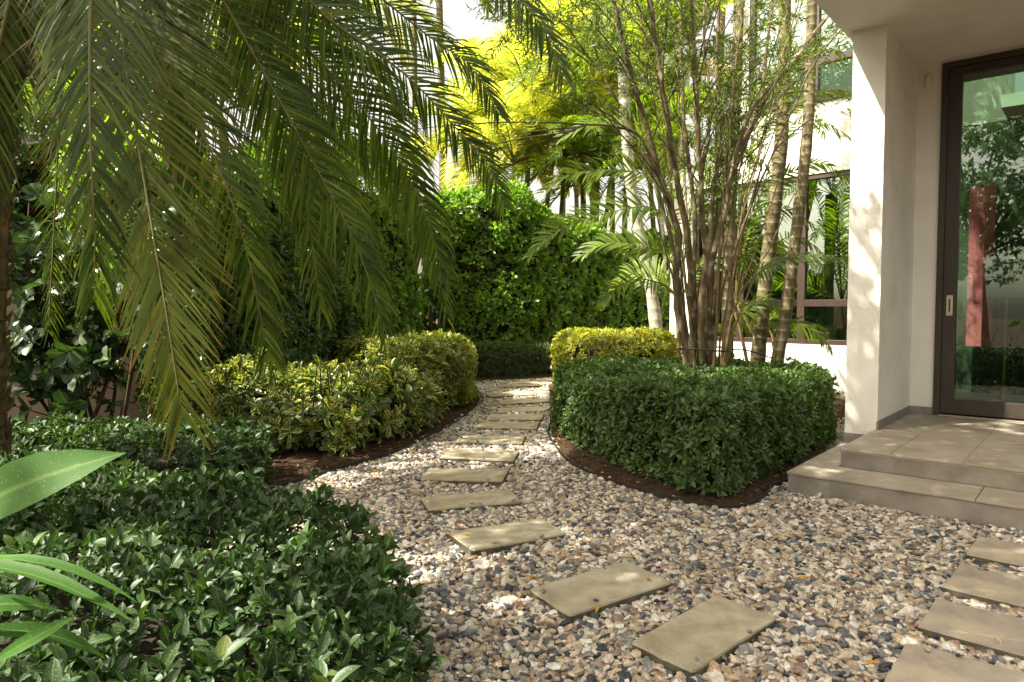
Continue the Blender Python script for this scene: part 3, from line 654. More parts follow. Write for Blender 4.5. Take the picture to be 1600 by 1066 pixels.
# ------------------------------------------------------------------ garden wall on the left
m = MB(); m.add([(-8.5, 3.4, -.1), (-3.0, 8.2, -.1), (-2.0, 14.6, -.1), (-2.2, 14.6, -.1), (-3.2, 8.3, -.1), (-8.5, 3.7, -.1),
  (-8.5, 3.4, 1.55), (-3.0, 8.2, 1.55), (-2.0, 14.6, 1.55), (-2.2, 14.6, 1.55), (-3.2, 8.3, 1.55), (-8.5, 3.7, 1.55)],
  [(i, (i+1) % 6, 6+(i+1) % 6, 6+i) for i in range(6)]+[(6, 7, 10, 11), (7, 8, 9, 10)])
o = m.obj('garden_wall', M['gwall']); tag(o, 'beige rendered garden wall behind the shrubs at the left', 'wall')

# ================================================================== PLANTS
# --- hedges
CH_ = smooth_poly([(.50, 8.4), (.44, 7.0), (.62, 5.95), (1.08, 4.70), (1.34, 4.45), (1.62, 4.72), (2.32, 5.64), (3.04, 6.5), (3.3, 7.3), (2.8, 8.3)], 2)
hedge('clipped_hedge', 'large clipped dark green hedge with rounded corners round the foot of the many stemmed tree', 'hedge', CH_, .05, .66, 13500, .050, .020, M['hedge'], OVAL, 5, .12, .13, .06, 6., seed=1., sprigs=350)
GH = smooth_poly([(.62, 9.3), (.58, 10.6), (1.0, 11.5), (2.0, 11.5), (2.45, 10.6), (2.35, 9.6), (1.6, 9.1)], 2)
hedge('golden_hedge', 'low rounded hedge of golden yellow leaves behind the dark clipped hedge', 'hedge', GH, .15, .93, 4200, .055, .024, M['gold_leaf'], OVAL_LO, 5, .12, .22, .05, 6., seed=2.)
LH = smooth_poly([(-1.6, 12.1), (-.4, 12.15), (.4, 12.55), (1.2, 13.3), (1.1, 14.2), (-1.9, 13.8)], 2)
hedge('low_border_hedge', 'low grey green border hedge at the far end of the path', 'hedge', LH, .03, .62, 4200, .06, .012, M['low'], LANCE, 5, .12, .15, .06, 6., seed=3., spread=(15, 60))
FH = smooth_poly([(-.33, .7), (-.27, 1.5), (-.33, 2.1), (-.55, 2.62), (-.9, 2.9), (-1.5, 3.25), (-2.4, 3.5), (-3.4, 3.4), (-3.2, .7)], 2)
hedge('foreground_hedge', 'dark glossy leaved hedge filling the lower left foreground', 'hedge', FH, .03, .55, 9500, .049, .021, M['front'], OVALH, 4, .22, .16, .07, 7., seed=4., up=.55, spread=(15, 72), cin=.28, stems=60, sprigs=200)
BH = smooth_poly([(-1.75, 4.1), (-1.65, 4.7), (-1.9, 5.3), (-3.2, 5.2), (-5, 4.8), (-5, 3.9), (-3, 3.95)], 2)
hedge('low_dark_hedge', 'low dark green hedge between the foreground hedge and the beige garden wall', 'hedge', BH, .02, .46, 5000, .052, .022, M['front'], OVAL, 4, .18, .15, .09, 7., seed=5., up=.5)
V1 = smooth_poly([(-.95, 6.75), (-.78, 7.4), (-1.0, 8.2), (-1.9, 8.2), (-2.9, 7.2), (-3.2, 6.3), (-2.6, 5.75), (-1.6, 5.6), (-1.25, 6.0)], 2)
hedge('variegated_shrub', 'loose shrub with cream edged green leaves in the left bed under the palm fronds', 'shrub', V1, .10, 1.1, 2000, .09, .03, M['vari'], OBOV, 7, .30, .3, .30, 4.2, sprigs=160, topfun=lambda p: .66+.13*np.sin(p[:, 0]*5+1)*np.sin(p[:, 1]*4.3), seed=6., spread=(50, 100), up=.15, sz=.2)
V2 = smooth_poly([(-.72, 8.1), (-.48, 8.7), (-.5, 9.8), (-.8, 10.7), (-1.9, 10.8), (-2.4, 9.6), (-2.1, 8.5), (-1.3, 7.9)], 2)
hedge('yellow_green_shrub', 'clipped yellow green shrub beside the path bend, right of the cream edged shrub', 'shrub', V2, .12, .86, 3300, .075, .026, M['vari2'], OBOV, 6, .16, .25, .07, 5., seed=7., spread=(45, 95), up=.2)
# --- tall boundary hedge
TH = smooth_poly([(-1.5, 12.6), (0.2, 13.0), (1.6, 13.9), (2.6, 14.6), (4.6, 15.0), (4.8, 16.2), (2.0, 16.4), (-2.0, 15.4)], 1)
def th_top(p): return np.clip(3.58-.62*np.clip(p[:, 0]+.2, 0, 2.2)/1.6+.12*np.sin(p[:, 0]*3+p[:, 1]*2), 2.2, 4.3)
hedge('tall_boundary_hedge', 'tall bright green boundary hedge closing the end of the path', 'hedge', TH, .05, 4.3, 12000, .10, .042, M['tall'], OBOV, 6, .22, .35, .16, 3.2, seed=8., culls=lambda p: (p[:, 1]+p[:, 0]*-.5 < 14.4) | (p[:, 2] > 2.6), up=.25, topfun=th_top, cin=.25, spread=(25, 75))
LT = smooth_poly([(-4.6, 7.6), (-3.6, 8.0), (-2.4, 10.6), (-1.4, 12.8), (-2.6, 13.6), (-4.2, 11.0), (-5.8, 8.6)], 1)
def lt_top(p): return 3.4+.4*np.sin(p[:, 0]*2.1+1)+.3*np.sin(p[:, 1]*2.7)
hedge('tall_side_hedge', 'tall leafy hedge along the garden wall behind the palm fronds', 'hedge', LT, .3, 4.2, 8500, .10, .045, M['tall'], OBOV, 6, .3, .35, .2, 3., seed=9., culls=lambda p: (p[:, 0]-(-3.4)) > (p[:, 1]-11.2)*.45-.5, up=.25, topfun=lt_top, cin=.3)
BK = smooth_poly([(-11, 6.6), (-6.3, 7.6), (-5.2, 8.6), (-5.4, 10), (-11, 8.4)], 1)
hedge('wall_back_hedge', 'tall dark hedge rising behind the garden wall at the left edge', 'hedge', BK, .5, 4.9, 5200, .11, .05, M['hedge'], OBOV, 6, .3, .35, .25, 3., seed=12., topfun=lambda p: 3.9+.4*np.sin(p[:, 0]*2.3), cin=.3, culls=lambda p: p[:, 1] < 8.6+.3*(p[:, 0]+5.2))
SS = smooth_poly([(-3.75, 7.0), (-3.2, 6.9), (-2.5, 8.2), (-2.1, 10), (-2.9, 10.2), (-3.3, 8.8), (-3.9, 7.5)], 1)
hedge('dark_shrub', 'dark green shrubs under the hanging fronds, between the cream edged shrub and the garden wall', 'shrub', SS, .2, 2.9, 5200, .085, .035, M['hedge'], OBOV, 6, .3, .35, .25, 3., seed=11., topfun=lambda p: 2.1+.35*np.sin(p[:, 0]*3.1)+.3*np.sin(p[:, 1]*2.3), cin=.3)
# --- gravel: thousands of pebbles, one object
def pebble_tree():
    ng = bpy.data.node_groups.new('gravel', 'GeometryNodeTree')
    ng.interface.new_socket('Geometry', in_out='INPUT', socket_type='NodeSocketGeometry'); ng.interface.new_socket('Geometry', in_out='OUTPUT', socket_type='NodeSocketGeometry')
    gi = ng.nodes.new('NodeGroupInput'); go = ng.nodes.new('NodeGroupOutput'); L = ng.links.new
    g2i = ng.nodes.new('GeometryNodeGeometryToInstance')
    for k in range(5):
        ico = ng.nodes.new('GeometryNodeMeshIcoSphere'); ico.inputs['Radius'].default_value = 1; ico.inputs['Subdivisions'].default_value = 3
        pos = ng.nodes.new('GeometryNodeInputPosition'); add = ng.nodes.new('ShaderNodeVectorMath'); add.operation = 'ADD'; add.inputs[1].default_value = (k*7.3, k*3.1, 1.7*k)
        L(pos.outputs[0], add.inputs[0]); nz = ng.nodes.new('ShaderNodeTexNoise'); nz.inputs['Scale'].default_value = .75; nz.inputs['Detail'].default_value = 1.
        L(add.outputs[0], nz.inputs['Vector']); sub = ng.nodes.new('ShaderNodeVectorMath'); sub.operation = 'SUBTRACT'; sub.inputs[1].default_value = (.5, .5, .5); L(nz.outputs[1], sub.inputs[0])
        sc = ng.nodes.new('ShaderNodeVectorMath'); sc.operation = 'SCALE'; sc.inputs['Scale'].default_value = 1.5; L(sub.outputs[0], sc.inputs[0])
        sp = ng.nodes.new('GeometryNodeSetPosition'); L(ico.outputs[0], sp.inputs['Geometry']); L(sc.outputs[0], sp.inputs['Offset'])
        sm = ng.nodes.new('GeometryNodeSetShadeSmooth'); L(sp.outputs[0], sm.inputs['Geometry'])
        mt = ng.nodes.new('GeometryNodeSetMaterial'); mt.inputs['Material'].default_value = M['pebble']; L(sm.outputs[0], mt.inputs['Geometry'])
        L(mt.outputs[0], g2i.inputs[0])
    iop = ng.nodes.new('GeometryNodeInstanceOnPoints'); iop.inputs['Pick Instance'].default_value = True
    m2p = ng.nodes.new('GeometryNodeMeshToPoints'); L(gi.outputs[0], m2p.inputs[0]); L(m2p.outputs[0], iop.inputs['Points']); L(g2i.outputs[0], iop.inputs['Instance'])
    def na(nm, ty):
        a = ng.nodes.new('GeometryNodeInputNamedAttribute'); a.data_type = ty; a.inputs['Name'].default_value = nm; return a.outputs['Attribute']
    ri = ng.nodes.new('FunctionNodeRandomValue'); ri.data_type = 'INT'; ri.inputs['Min'].default_value = 0; ri.inputs['Max'].default_value = 4
    L([o for o in ri.outputs if o.type == 'INT'][0], iop.inputs['Instance Index'])
    er = ng.nodes.new('FunctionNodeEulerToRotation'); L(na('rot', 'FLOAT_VECTOR'), er.inputs[0]); L(er.outputs[0], iop.inputs['Rotation'])
    L(na('scl', 'FLOAT_VECTOR'), iop.inputs['Scale']); L(iop.outputs[0], go.inputs[0])
    return ng
m, n, out = mat('river_pebble'); L = n.links.new
at = N(n, "ShaderNodeAttribute", attribute_name="col", attribute_type='INSTANCER')
PAL = [(.62, .55, .43), (.42, .31, .20), (.10, .105, .115), (.46, .36, .25), (.20, .205, .20), (.74, .70, .63), (.27, .18, .14), (.04, .045, .055), (.55, .45, .33), (.27, .27, .26), (.66, .60, .52), (.40, .34, .26), (.12, .125, .135), (.48, .41, .30), (.33, .26, .2), (.58, .52, .44)]
r = ramp(n, [(i/16, c) for i, c in enumerate(PAL)], 'CONSTANT'); L(at.outputs['Fac'], r.inputs[0])
tc = N(n, "ShaderNodeTexCoord"); nz = N(n, "ShaderNodeTexNoise", Scale=1.6, Detail=5.); L(tc.outputs['Object'], nz.inputs['Vector'])
mr = N(n, "ShaderNodeMapRange"); L(nz.outputs[0], mr.inputs[0]); mr.inputs[1].default_value = .3; mr.inputs[2].default_value = .7; mr.inputs[3].default_value = .55; mr.inputs[4].default_value = 1.04
mx = N(n, "ShaderNodeMix", data_type='RGBA', blend_type='MULTIPLY'); mx.inputs[0].default_value = 1; L(r.outputs[0], mx.inputs[6]); L(mr.outputs[0], mx.inputs[7])
pb = N(n, "ShaderNodeBsdfPrincipled"); pb.inputs['Roughness'].default_value = .55; pb.inputs['Specular IOR Level'].default_value = .35; L(mx.outputs[2], pb.inputs['Base Color']); L(pb.outputs[0], out.inputs[0])
M['pebble'] = m
def inside(p, poly): return poly_sdf(p, np.asarray(poly))[0]
def pebbles():
    S = []; 
    for lay, (sp, z0) in enumerate(((.0215, -.006), (.024, .004), (.030, .011))):
        gy = np.arange(1.7, 13.6, sp*.87); out = []
        for k, y in enumerate(gy):
            x0 = max(-.80*y-.25, -3.6); x1 = min(.80*y+.35, 5.2)
            xs = np.arange(x0, x1, sp)+(sp/2 if k % 2 else 0); out.append(np.column_stack([xs, np.full(len(xs), y)]))
        p = np.concatenate(out); p += rng.normal(0, sp*.28, p.shape)
        if lay: p = p[rng.random(len(p)) < (.8 if lay == 1 else .45)]
        # thin out far away (they are a pixel or two there)
        k = np.ones(len(p), bool)
        for b, mg in ((CBED, 0), (LBED, 0), (FBED, -.02), (BBED, 0)): k &= inside(p, smooth_poly(b, 2)) < .010+.10*rng.random(len(p))**9
        k &= inside(p, FH) < .1
        for s in SLABS: k &= inside(p, s) < -.004-.005*rng.random(len(p))
        q = p-L0; uu_ = q@U; vv_ = q@V_; k &= ~((uu_ > -.235) & (vv_ > -.385) & (vv_ < 2.7))
        q = p-A0; k &= ~((q@WV) > -.01)
        if lay == 2:
            st_ = np.zeros(len(p), bool)
            for s in SLABS:
                d_ = inside(p, s); st_ |= (d_ > 0) & (d_ < .05) & (rng.random(len(p)) < .06)
            xs_ = p[st_]; ex = np.column_stack([xs_, np.full(len(xs_), .040), np.clip(rng.normal(.010, .002, len(xs_)), .006, .014)]); S.append(ex)
        p = p[k]; sz = np.clip(np.exp(rng.normal(math.log(.0125), .32, len(p))), .007, .027)
        sz *= np.where(p[:, 1] > 6, 1.1, 1.0)
        S.append(np.column_stack([p, z0+rng.normal(0, .003, len(p))+.004*np.sin(p[:, 0]*5)*np.sin(p[:, 1]*4), sz]))
    S = np.concatenate(S); n = len(S)
    me = bpy.data.meshes.new('gravel'); me.vertices.add(n); me.vertices.foreach_set('co', S[:, :3].astype(np.float32).ravel())
    ax = np.column_stack([rng.uniform(.95, 1.45, n), rng.uniform(.75, 1.05, n), rng.uniform(.45, .8, n)])*S[:, 3:4]
    a = me.attributes.new('scl', 'FLOAT_VECTOR', 'POINT'); a.data.foreach_set('vector', ax.astype(np.float32).ravel())
    rt = np.column_stack([rng.normal(0, .35, n), rng.normal(0, .35, n), rng.uniform(0, 6.28, n)])
    a = me.attributes.new('rot', 'FLOAT_VECTOR', 'POINT'); a.data.foreach_set('vector', rt.astype(np.float32).ravel())
    a = me.attributes.new('col', 'FLOAT', 'POINT'); a.data.foreach_set('value', rng.random(n).astype(np.float32))
    me.materials.append(M['pebble']); me.update()
    o = link('gravel', me); o['kind'] = 'stuff'; o['label'] = 'mixed cream, pink and grey river pebbles'; o['category'] = 'gravel'
    md = o.modifiers.new('gravel', 'NODES'); md.node_group = pebble_tree()
    print('pebbles', n)
pebbles()
# --- fallen leaves
def one_leaf(name, loc, rz, Ln, Wd, m, lab, cat, grp, tilt=.2):
    V, T, A = leaves(OVAL, np.zeros((1, 3)), np.array([[1., 0, 0]]), np.array([[0, 0, 1.]]), Ln, Wd)
    o = link(name, npmesh(name, V, T, m, A)); o.location = loc; o.rotation_euler = (rng.normal(0, tilt), rng.normal(0, tilt), rz); tag(o, lab, cat, grp); return o
LF = ['yellow fallen leaf on the pebbles near the tan slab by the porch steps', 'orange fallen leaf on the pebbles before the lower porch step', 'small yellow fallen leaf lying on the pebbles']
for qi, (x, y) in enumerate([(1470, 857), (1432, 868), (1165, 862), (1010, 903), (935, 945), (1090, 915), (845, 905), (812, 940), (1270, 905), (700, 800), (738, 838), (1350, 1040), (1180, 830), (905, 790), (1135, 935), (1020, 790)]):
    one_leaf('fallen_leaf', G(x, y, .036), rng.uniform(0, 6.3), rng.uniform(.04, .065), .014, M['fallen'], LF[min(qi, 2)], 'fallen leaf', 'fallen leaves on the gravel')
def litter():
    out = []
    for poly, n in ((CBED, 3000), (LBED, 3200)):
        pl = smooth_poly(poly, 2); lo = pl.min(0); hi = pl.max(0); p = rng.uniform(lo, hi, (n*6, 2)); d = inside(p, pl); p = p[(d > .01) & (d < .9)][:n]; out.append(p)
    p = np.concatenate(out); n = len(p); p3 = np.column_stack([p, .052+rng.uniform(0, .02, n)]); a = rng.uniform(0, 6.28, n)
    V, T, A = leaves(OVAL_LO, p3, np.column_stack([np.cos(a), np.sin(a), rng.normal(0, .25, n)]), np.column_stack([rng.normal(0, .3, (n, 2)), np.ones(n)]), rng.uniform(.02, .06, n), rng.uniform(.006, .018, n))
    o = link('leaf_litter', npmesh('leaf_litter', V, T, M['litter'], A)); tag(o, 'dry brown leaf litter on the soil', 'leaf litter', kind='stuff')
litter()
# --- date palm in the foreground
def fthing(parent, pts, nl, L, W, m, **k):
    fr = frond(pts, nl, L, W, **k); return link('frond', frond_mesh('frond', fr, m), parent)
def boots(c, r, n, m, parent, z0, z1, k=11):
    """trunk covered in old leaf bases"""
    mb = MB(); mb.tube(c, r, 14, .05); mb.obj('trunk', m, parent, True)
    b = MB(); rows = int((z1-z0)/.055)
    cc, _ = catmull(c, 50)
    for i in range(rows):
        z = z0+i*.055; j = np.argmin(abs(cc[:, 2]-z)); p = cc[j]; rr = np.interp(z, [c[0][2], c[-1][2]], [r[0], r[-1]])
        for q in range(k):
            a = (q+.5*(i % 2))/k*6.283+rng.normal(0, .08); d = np.array([math.cos(a), math.sin(a), 0]); s = np.array([-d[1], d[0], 0]); h = rng.uniform(.05, .12); o_ = rng.uniform(.02, .055)
            v = [p+d*rr*.9-s*.035, p+d*rr*.9+s*.035, p+d*(rr+.02)+s*.028+[0, 0, .02], p+d*(rr+.02)-s*.028+[0, 0, .02], p+d*(rr+o_)+[0, 0, h]]
            b.add(v, [(0, 1, 2), (0, 2, 3)]); b.add(v, [(3, 2, 4), (0, 3, 4), (1, 4, 2), (0, 4, 1)])
    b.obj('leaf_bases', m, parent)
CR = np.array([-2.2, 3.7, 3.95])
dp = thing('date_palm', 'large date palm at the left edge, long fronds hanging over the beds', 'palm tree', (-2.95, 3.7, 0))
boots(np.array([(-2.95, 3.7, -.05), (-2.93, 3.7, 1.2), (-2.8, 3.7, 2.5), (-2.3, 3.7, 3.9)]), np.array([.20, .19, .18, .2]), 60, M['phoenix'], dp, .05, 3.7)
Q = P
NLF = 1.5
FL = [
 # pts after the crown, leaflets, length, width, mat, side, extra
 ([Q(146, -150, 3.0), Q(141, 40, 2.8), Q(142, 230, 2.72), Q(149, 380, 2.72), Q(146, 470, 2.75)], 78, .50, .021, 'frond', (1, .1, 0), dict(ang=(72, 24), droop=.42)),
 ([Q(175, -60, 3.25), Q(200, 120, 3.1), Q(232, 320, 3.05), Q(262, 500, 3.0), Q(285, 655, 3.0)], 92, .60, .023, 'frondo', (1, .0, 0), dict(ang=(66, 26), droop=.10, vee=.05, jit=.03)),
 ([Q(215, -60, 3.5), Q(285, 139, 3.5), Q(349, 278, 3.5), Q(385, 390, 3.55), Q(420, 560, 3.6)], 80, .5, .020, 'frond', (1, .2, .35), dict(ang=(65, 25), droop=.5)),
 ([Q(300, -80, 3.7), Q(432, 150, 3.8), Q(506, 285, 3.9), Q(560, 390, 3.95), Q(595, 500, 4.0)], 80, .5, .021, 'frond', (.8, .1, .6), dict(ang=(70, 25), droop=.55)),
 ([Q(300, -170, 3.8), Q(450, 41, 4.0), Q(525, 124, 4.1), Q(600, 215, 4.2), Q(660, 323, 4.3), Q(690, 420, 4.35)], 90, .52, .022, 'frond', (.75, 0, .7), dict(ang=(72, 28), droop=.55)),
 ([Q(330, -200, 3.6), Q(480, 0, 3.7), Q(600, 90, 3.75), Q(660, 142, 3.8), Q(720, 210, 3.85), Q(761, 255, 3.9), Q(788, 322, 3.95)], 92, .37, .019, 'frond', (.6, 0, .8), dict(ang=(75, 30), droop=.35)),
 ([Q(330, -270, 4.0), Q(480, -100, 4.1), Q(593, -5, 4.2), Q(683, 67, 4.3), Q(735, 101, 4.3), Q(782, 182, 4.3)], 86, .37, .019, 'frond', (.6, 0, .8), dict(ang=(72, 28), droop=.5)),
 ([Q(380, -330, 3.6), Q(600, -230, 3.6), Q(760, -70, 3.6), Q(820, 10, 3.6), Q(856, 55, 3.6), Q(880, 118, 3.6)], 80, .36, .02, 'frond', (.6, 0, .8), dict(ang=(70, 28), droop=.5)),
 ([Q(280, 0, 4.4), Q(350, 200, 4.4), Q(405, 360, 4.45), Q(425, 480, 4.5), Q(428, 590, 4.5)], 70, .34, .014, 'frond', (1, 0, .1), dict(ang=(40, 12), droop=1.2, vee=.0)),
 ([Q(350, -50, 4.8), Q(480, 190, 4.9), Q(570, 340, 5.0), Q(596, 450, 5.0), Q(600, 545, 5.0)], 70, .40, .015, 'frond', (1, 0, .1), dict(ang=(40, 12), droop=1.2, vee=.0)),
 ([Q(330, -80, 5.3), Q(500, 150, 5.4), Q(620, 300, 5.5), Q(680, 410, 5.5), Q(700, 500, 5.5)], 80, .46, .02, 'frond', (.8, 0, .5), dict(ang=(60, 22), droop=.9)),
 ([Q(60, -180, 3.6), Q(15, 0, 3.5), Q(-25, 180, 3.5), Q(-60, 400, 3.5)], 70, .46, .021, 'frond', (1, 0, 0), dict(ang=(60, 25), droop=.6)),
 ([Q(110, -80, 4.2), Q(95, 150, 4.4), Q(85, 350, 4.6), Q(75, 520, 4.7)], 80, .36, .013, 'frond', (1, 0, 0), dict(ang=(60, 25), droop=.3)),
 ([Q(180, -150, 4.6), Q(255, 90, 4.8), Q(300, 300, 4.9), Q(330, 480, 4.9)], 80, .44, .02, 'frond', (1, 0, .2), dict(ang=(60, 25), droop=.5)),
 ([Q(250, -200, 3.9), Q(370, -20, 4.0), Q(430, 180, 4.0), Q(480, 330, 4.0), Q(500, 480, 4.05)], 84, .48, .021, 'frond', (.9, 0, .4), dict(ang=(65, 25), droop=.8)),
 ([Q(300, -250, 4.4), Q(470, -60, 4.6), Q(570, 110, 4.7), Q(640, 260, 4.8), Q(665, 400, 4.85)], 84, .50, .022, 'frond', (.7, 0, .6), dict(ang=(68, 25), droop=.6)),
]
for pts, nl, L_, W_, mm, sd, ex in FL:
    fthing(dp, [CR]+pts, int(nl*NLF), L_, W_*.64, M[mm], side=sd, r0=.014, t0=.18, **ex)
for az, rise, ln in ((100, 60, 2.6), (300, 65, 2.2), (60, 70, 2.6), (20, 80, 2.4), (130, 15, 2.4), (175, 5, 2.2)):
    fthing(dp, arc(ln, R(rise), 1.9, R(az), CR, 7), 80, .42, .016, M['frond'], t0=.15, droop=.6, seg=4)
# second date palm behind, dark
CR2 = np.array([-3.2, 6.9, 4.3])
dp2 = thing('date_palm', 'smaller date palm behind the first one, mostly hidden by its hanging fronds', 'palm tree', (-3.3, 6.9, 0))
mb = MB(); mb.tube([(-3.3, 6.9, -.05), (-3.28, 6.9, 2), CR2], [.15, .13, .15], 12, .05); mb.obj('trunk', M['phoenix'], dp2, True)
for i in range(14):
    az = i*137.5; rise = [70, 45, 15][i % 3]
    fthing(dp2, arc(2.7, R(rise), 2.1+.2*(i % 2), R(az), CR2, 7), 66, .42, .017, M['frond'], t0=.15, droop=.7, seg=4)
# --- generic palms from shared meshes
def palm_set(kind, m, nvar, L, rise_list, nl, ll, lw, **k):
    out = []
    for i in range(nvar):
        fr = frond(arc(L*rng.uniform(.9, 1.1), R(rise_list[i % len(rise_list)]), rng.uniform(1.5, 2.0), 0, (0, 0, 0), 7), nl, ll, lw, seg=4, **k)
        out.append(frond_mesh('frond', fr, m))
    return out
YS = palm_set('yellow', M['yellow'], 5, 2.1, [80, 60, 42, 20, 0], 62, .62, .036, droop=.6, vee=.3, r0=.02)
GS = palm_set('green', M['areca'], 5, 2.2, [78, 58, 40, 18, 0], 56, .58, .036, droop=.5, vee=.25, r0=.02)
def trunk_pts(base, top, bow=.15):
    b = np.array(base, float); t = np.array(top, float); mid = (b+t)/2+np.array([bow, 0, 0]); return np.array([b, mid, t])
def palm(base, top, r, fs, nf, s, lab, tm, shaft=.5, name='palm_tree', bow=.1, cat='palm tree', grp=None):
    t = thing(name, lab, cat, tuple(base), 0, grp)
    c, _ = catmull(trunk_pts(base, top, bow), 12)
    mb = MB(); mb.tube(c, np.linspace(r, r*.8, 12), 10, .02); mb.obj('trunk', tm, t, True)
    d = unit(c[-1]-c[-2])
    if shaft: mb = MB(); mb.tube([c[-1], c[-1]+d*shaft*.5, c[-1]+d*shaft], [r*.95, r*.9, r*.35], 10); mb.obj('crownshaft', M['shaft'], t, True)
    cr = c[-1]+d*shaft
    for i in range(nf):
        o = link('frond', fs[i % len(fs)], t); o.location = cr; o.rotation_euler = (rng.normal(0, .1), rng.normal(0, .12), i*2.4+rng.normal(0, .2)); o.scale = (s, s, s)
    return t
def PT(px, py, Y): return np.array(P(px, py, Y))
def gp(px, Y): return np.array([P(px, 500, Y)[0], Y, -.05])
BG = [
 (880, 16.8, 285, YS, 14, 1.1, 'low yellow green palm peeping over the tall hedge left of the pale trunk', .06, 'ring'),
 (950, 16.0, 315, GS, 14, 1.1, 'low green palm over the falling right end of the tall hedge', .06, 'ring'),
 (1015, 17.2, 270, GS, 14, 1.2, 'green palm filling the gap behind the pale leaning trunk', .07, 'ring'),
 (800, 15.5, 300, YS, 16, 1.0, 'golden palm crown just above the middle of the tall hedge', .06, 'ring'),
 (865, 19, 235, YS, 16, 1.5, 'bright yellow palm behind the slim grey trunked one', .08, 'ring'),
 (930, 17, 215, YS, 16, 1.3, 'yellow green palm between the sky gap and the many stemmed tree', .08, 'ring'),
 (885, 23, 170, YS, 16, 1.6, 'pale yellow palm right of the open sky', .08, 'ring'),
 (60, 10, 190, GS, 16, 1.0, 'green palm behind the garden wall, at the left edge of the picture', .08, 'ring'),
 (190, 10.5, 120, GS, 16, 1.1, 'green palm behind the garden wall and the hanging fronds', .08, 'ring'),
 (350, 12, 230, GS, 14, 1.1, 'low green palm behind the dark side hedge', .08, 'ring'),
 (825, 16, 205, YS, 16, 1.3, 'yellow leaved palm with a slim grey trunk above the tall hedge', .07, 'ring'),
 (770, 17, 265, YS, 16, 1.3, 'golden palm crown low behind the tall hedge, next to the sky gap', .07, 'ring'),
 (905, 17.5, 130, YS, 16, 1.5, 'high yellow green palm left of the many stemmed tree', .08, 'ring'),
 (900, 15.5, 290, GS, 12, .9, 'green palm low behind the right end of the tall hedge', .06, 'ring'),
 (985, 18, 190, YS, 16, 1.6, 'yellow green palm seen through the stems of the many stemmed tree', .08, 'ringpale'),
 (955, 21, 60, GS, 12, 1.4, 'tall green palm far behind the hedge, its crown near the top of the picture', .09, 'ring'),
 (1075, 16.5, 110, GS, 13, 1.2, 'green palm behind the many stemmed tree at its right', .08, 'ringpale'),
 (1030, 14.8, 300, GS, 12, .9, 'green palm low behind the golden hedge', .06, 'ringpale'),
 (685, 19, -60, GS, 12, 1.5, 'tall palm with a ringed trunk standing against the open sky', .11, 'ring'),
 (645, 21, -110, GS, 12, 1.5, 'tall palm with a thinner darker trunk left of the one against the open sky', .10, 'ring'),
 (540, 17, 60, YS, 12, 1.2, 'yellow green palm behind the date palm fronds', .08, 'ring'),
 (420, 15, 110, GS, 12, 1.2, 'green palm behind the dark side hedge', .08, 'ring'),
 (300, 14, 60, YS, 12, 1.1, 'yellow green palm far left behind the garden wall', .08, 'ring'),
 (930, 24, 40, YS, 12, 1.6, 'pale distant palm at the top, right of the sky gap', .10, 'ring'),
 (1130, 19, -20, GS, 12, 1.4, 'tall palm between the many stemmed tree and the far wing', .10, 'ring'),
]
for px, Y, py, fs, nf, s, lab, r, tm in BG:
    top = PT(px, py, Y); b = gp(px+rng.normal(0, 8), Y)
    palm(b, top, r, fs, nf, s, lab, M[tm], shaft=.6, bow=rng.normal(0, .12), grp='palms behind the hedges')
# --- slim ringed palms by the far wing
def trunk_px(pl, Y): return np.array([P(x, y, Y+dy) for x, y, dy in pl])
def slim(pl, Y, r, lab, tm, fs, nf=9, s=1.0, name='slim_palm'):
    c = trunk_px(pl, Y); b = c[0].copy(); b[2] = -.05; c = np.vstack([b, c[0]*.0+np.array([c[0][0], c[0][1], .55]), c[1:]])
    cc, _ = catmull(c, 30); t = thing(name, lab, 'palm tree', tuple(b), 0, 'slim palms in front of the far wing')
    mb = MB(); rr = np.linspace(r*1.15, r*.85, 30)*(1+.06*(np.arange(30) % 3 == 0)); mb.tube(cc, rr, 12, .015); mb.obj('trunk', tm, t, True)
    d = unit(cc[-1]-cc[-2]); mb = MB(); mb.tube([cc[-1], cc[-1]+d*.4, cc[-1]+d*.8], [r*.9, r*.85, r*.4], 12); mb.obj('crownshaft', M['shaft'], t, True)
    for i in range(nf):
        o = link('frond', fs[i % len(fs)], t); o.location = cc[-1]+d*.75; o.rotation_euler = (rng.normal(0, .1), rng.normal(0, .1), i*2.4+1); o.scale = (s, s, s)
    return t
slim([(1213, 560, 0), (1226, 500, 0), (1247, 340, 0), (1262, 200, .1), (1268, 40, .2), (1268, -160, .2)], 8.3, .064, 'slim ringed palm trunk leaning right, the rightmost in front of the far windows', M['ring'], GS, 8, .8)
slim([(1184, 545, 0), (1196, 440, 0), (1210, 320, 0), (1222, 200, .0), (1226, 30, .1), (1228, -160, .1)], 8.8, .082, 'thicker dark ringed palm trunk left of the rightmost one', M['ring'], GS, 8, .8)
slim([(1137, 560, 0), (1137, 460, 0), (1141, 330, 0), (1150, 150, .1), (1156, -60, .2), (1160, -200, .2)], 8.1, .062, 'slim greenish palm trunk right beside the many stemmed tree', M['ring'], GS, 8, .8)
slim([(1028, 540, 0), (1020, 470, 0), (1010, 410, 0), (990, 320, 0), (978, 200, 0), (972, 90, 0)], 12.2, .10, 'pale pinkish palm trunk leaning left behind the golden hedge', M['ringpale'], GS, 10, 1.0)
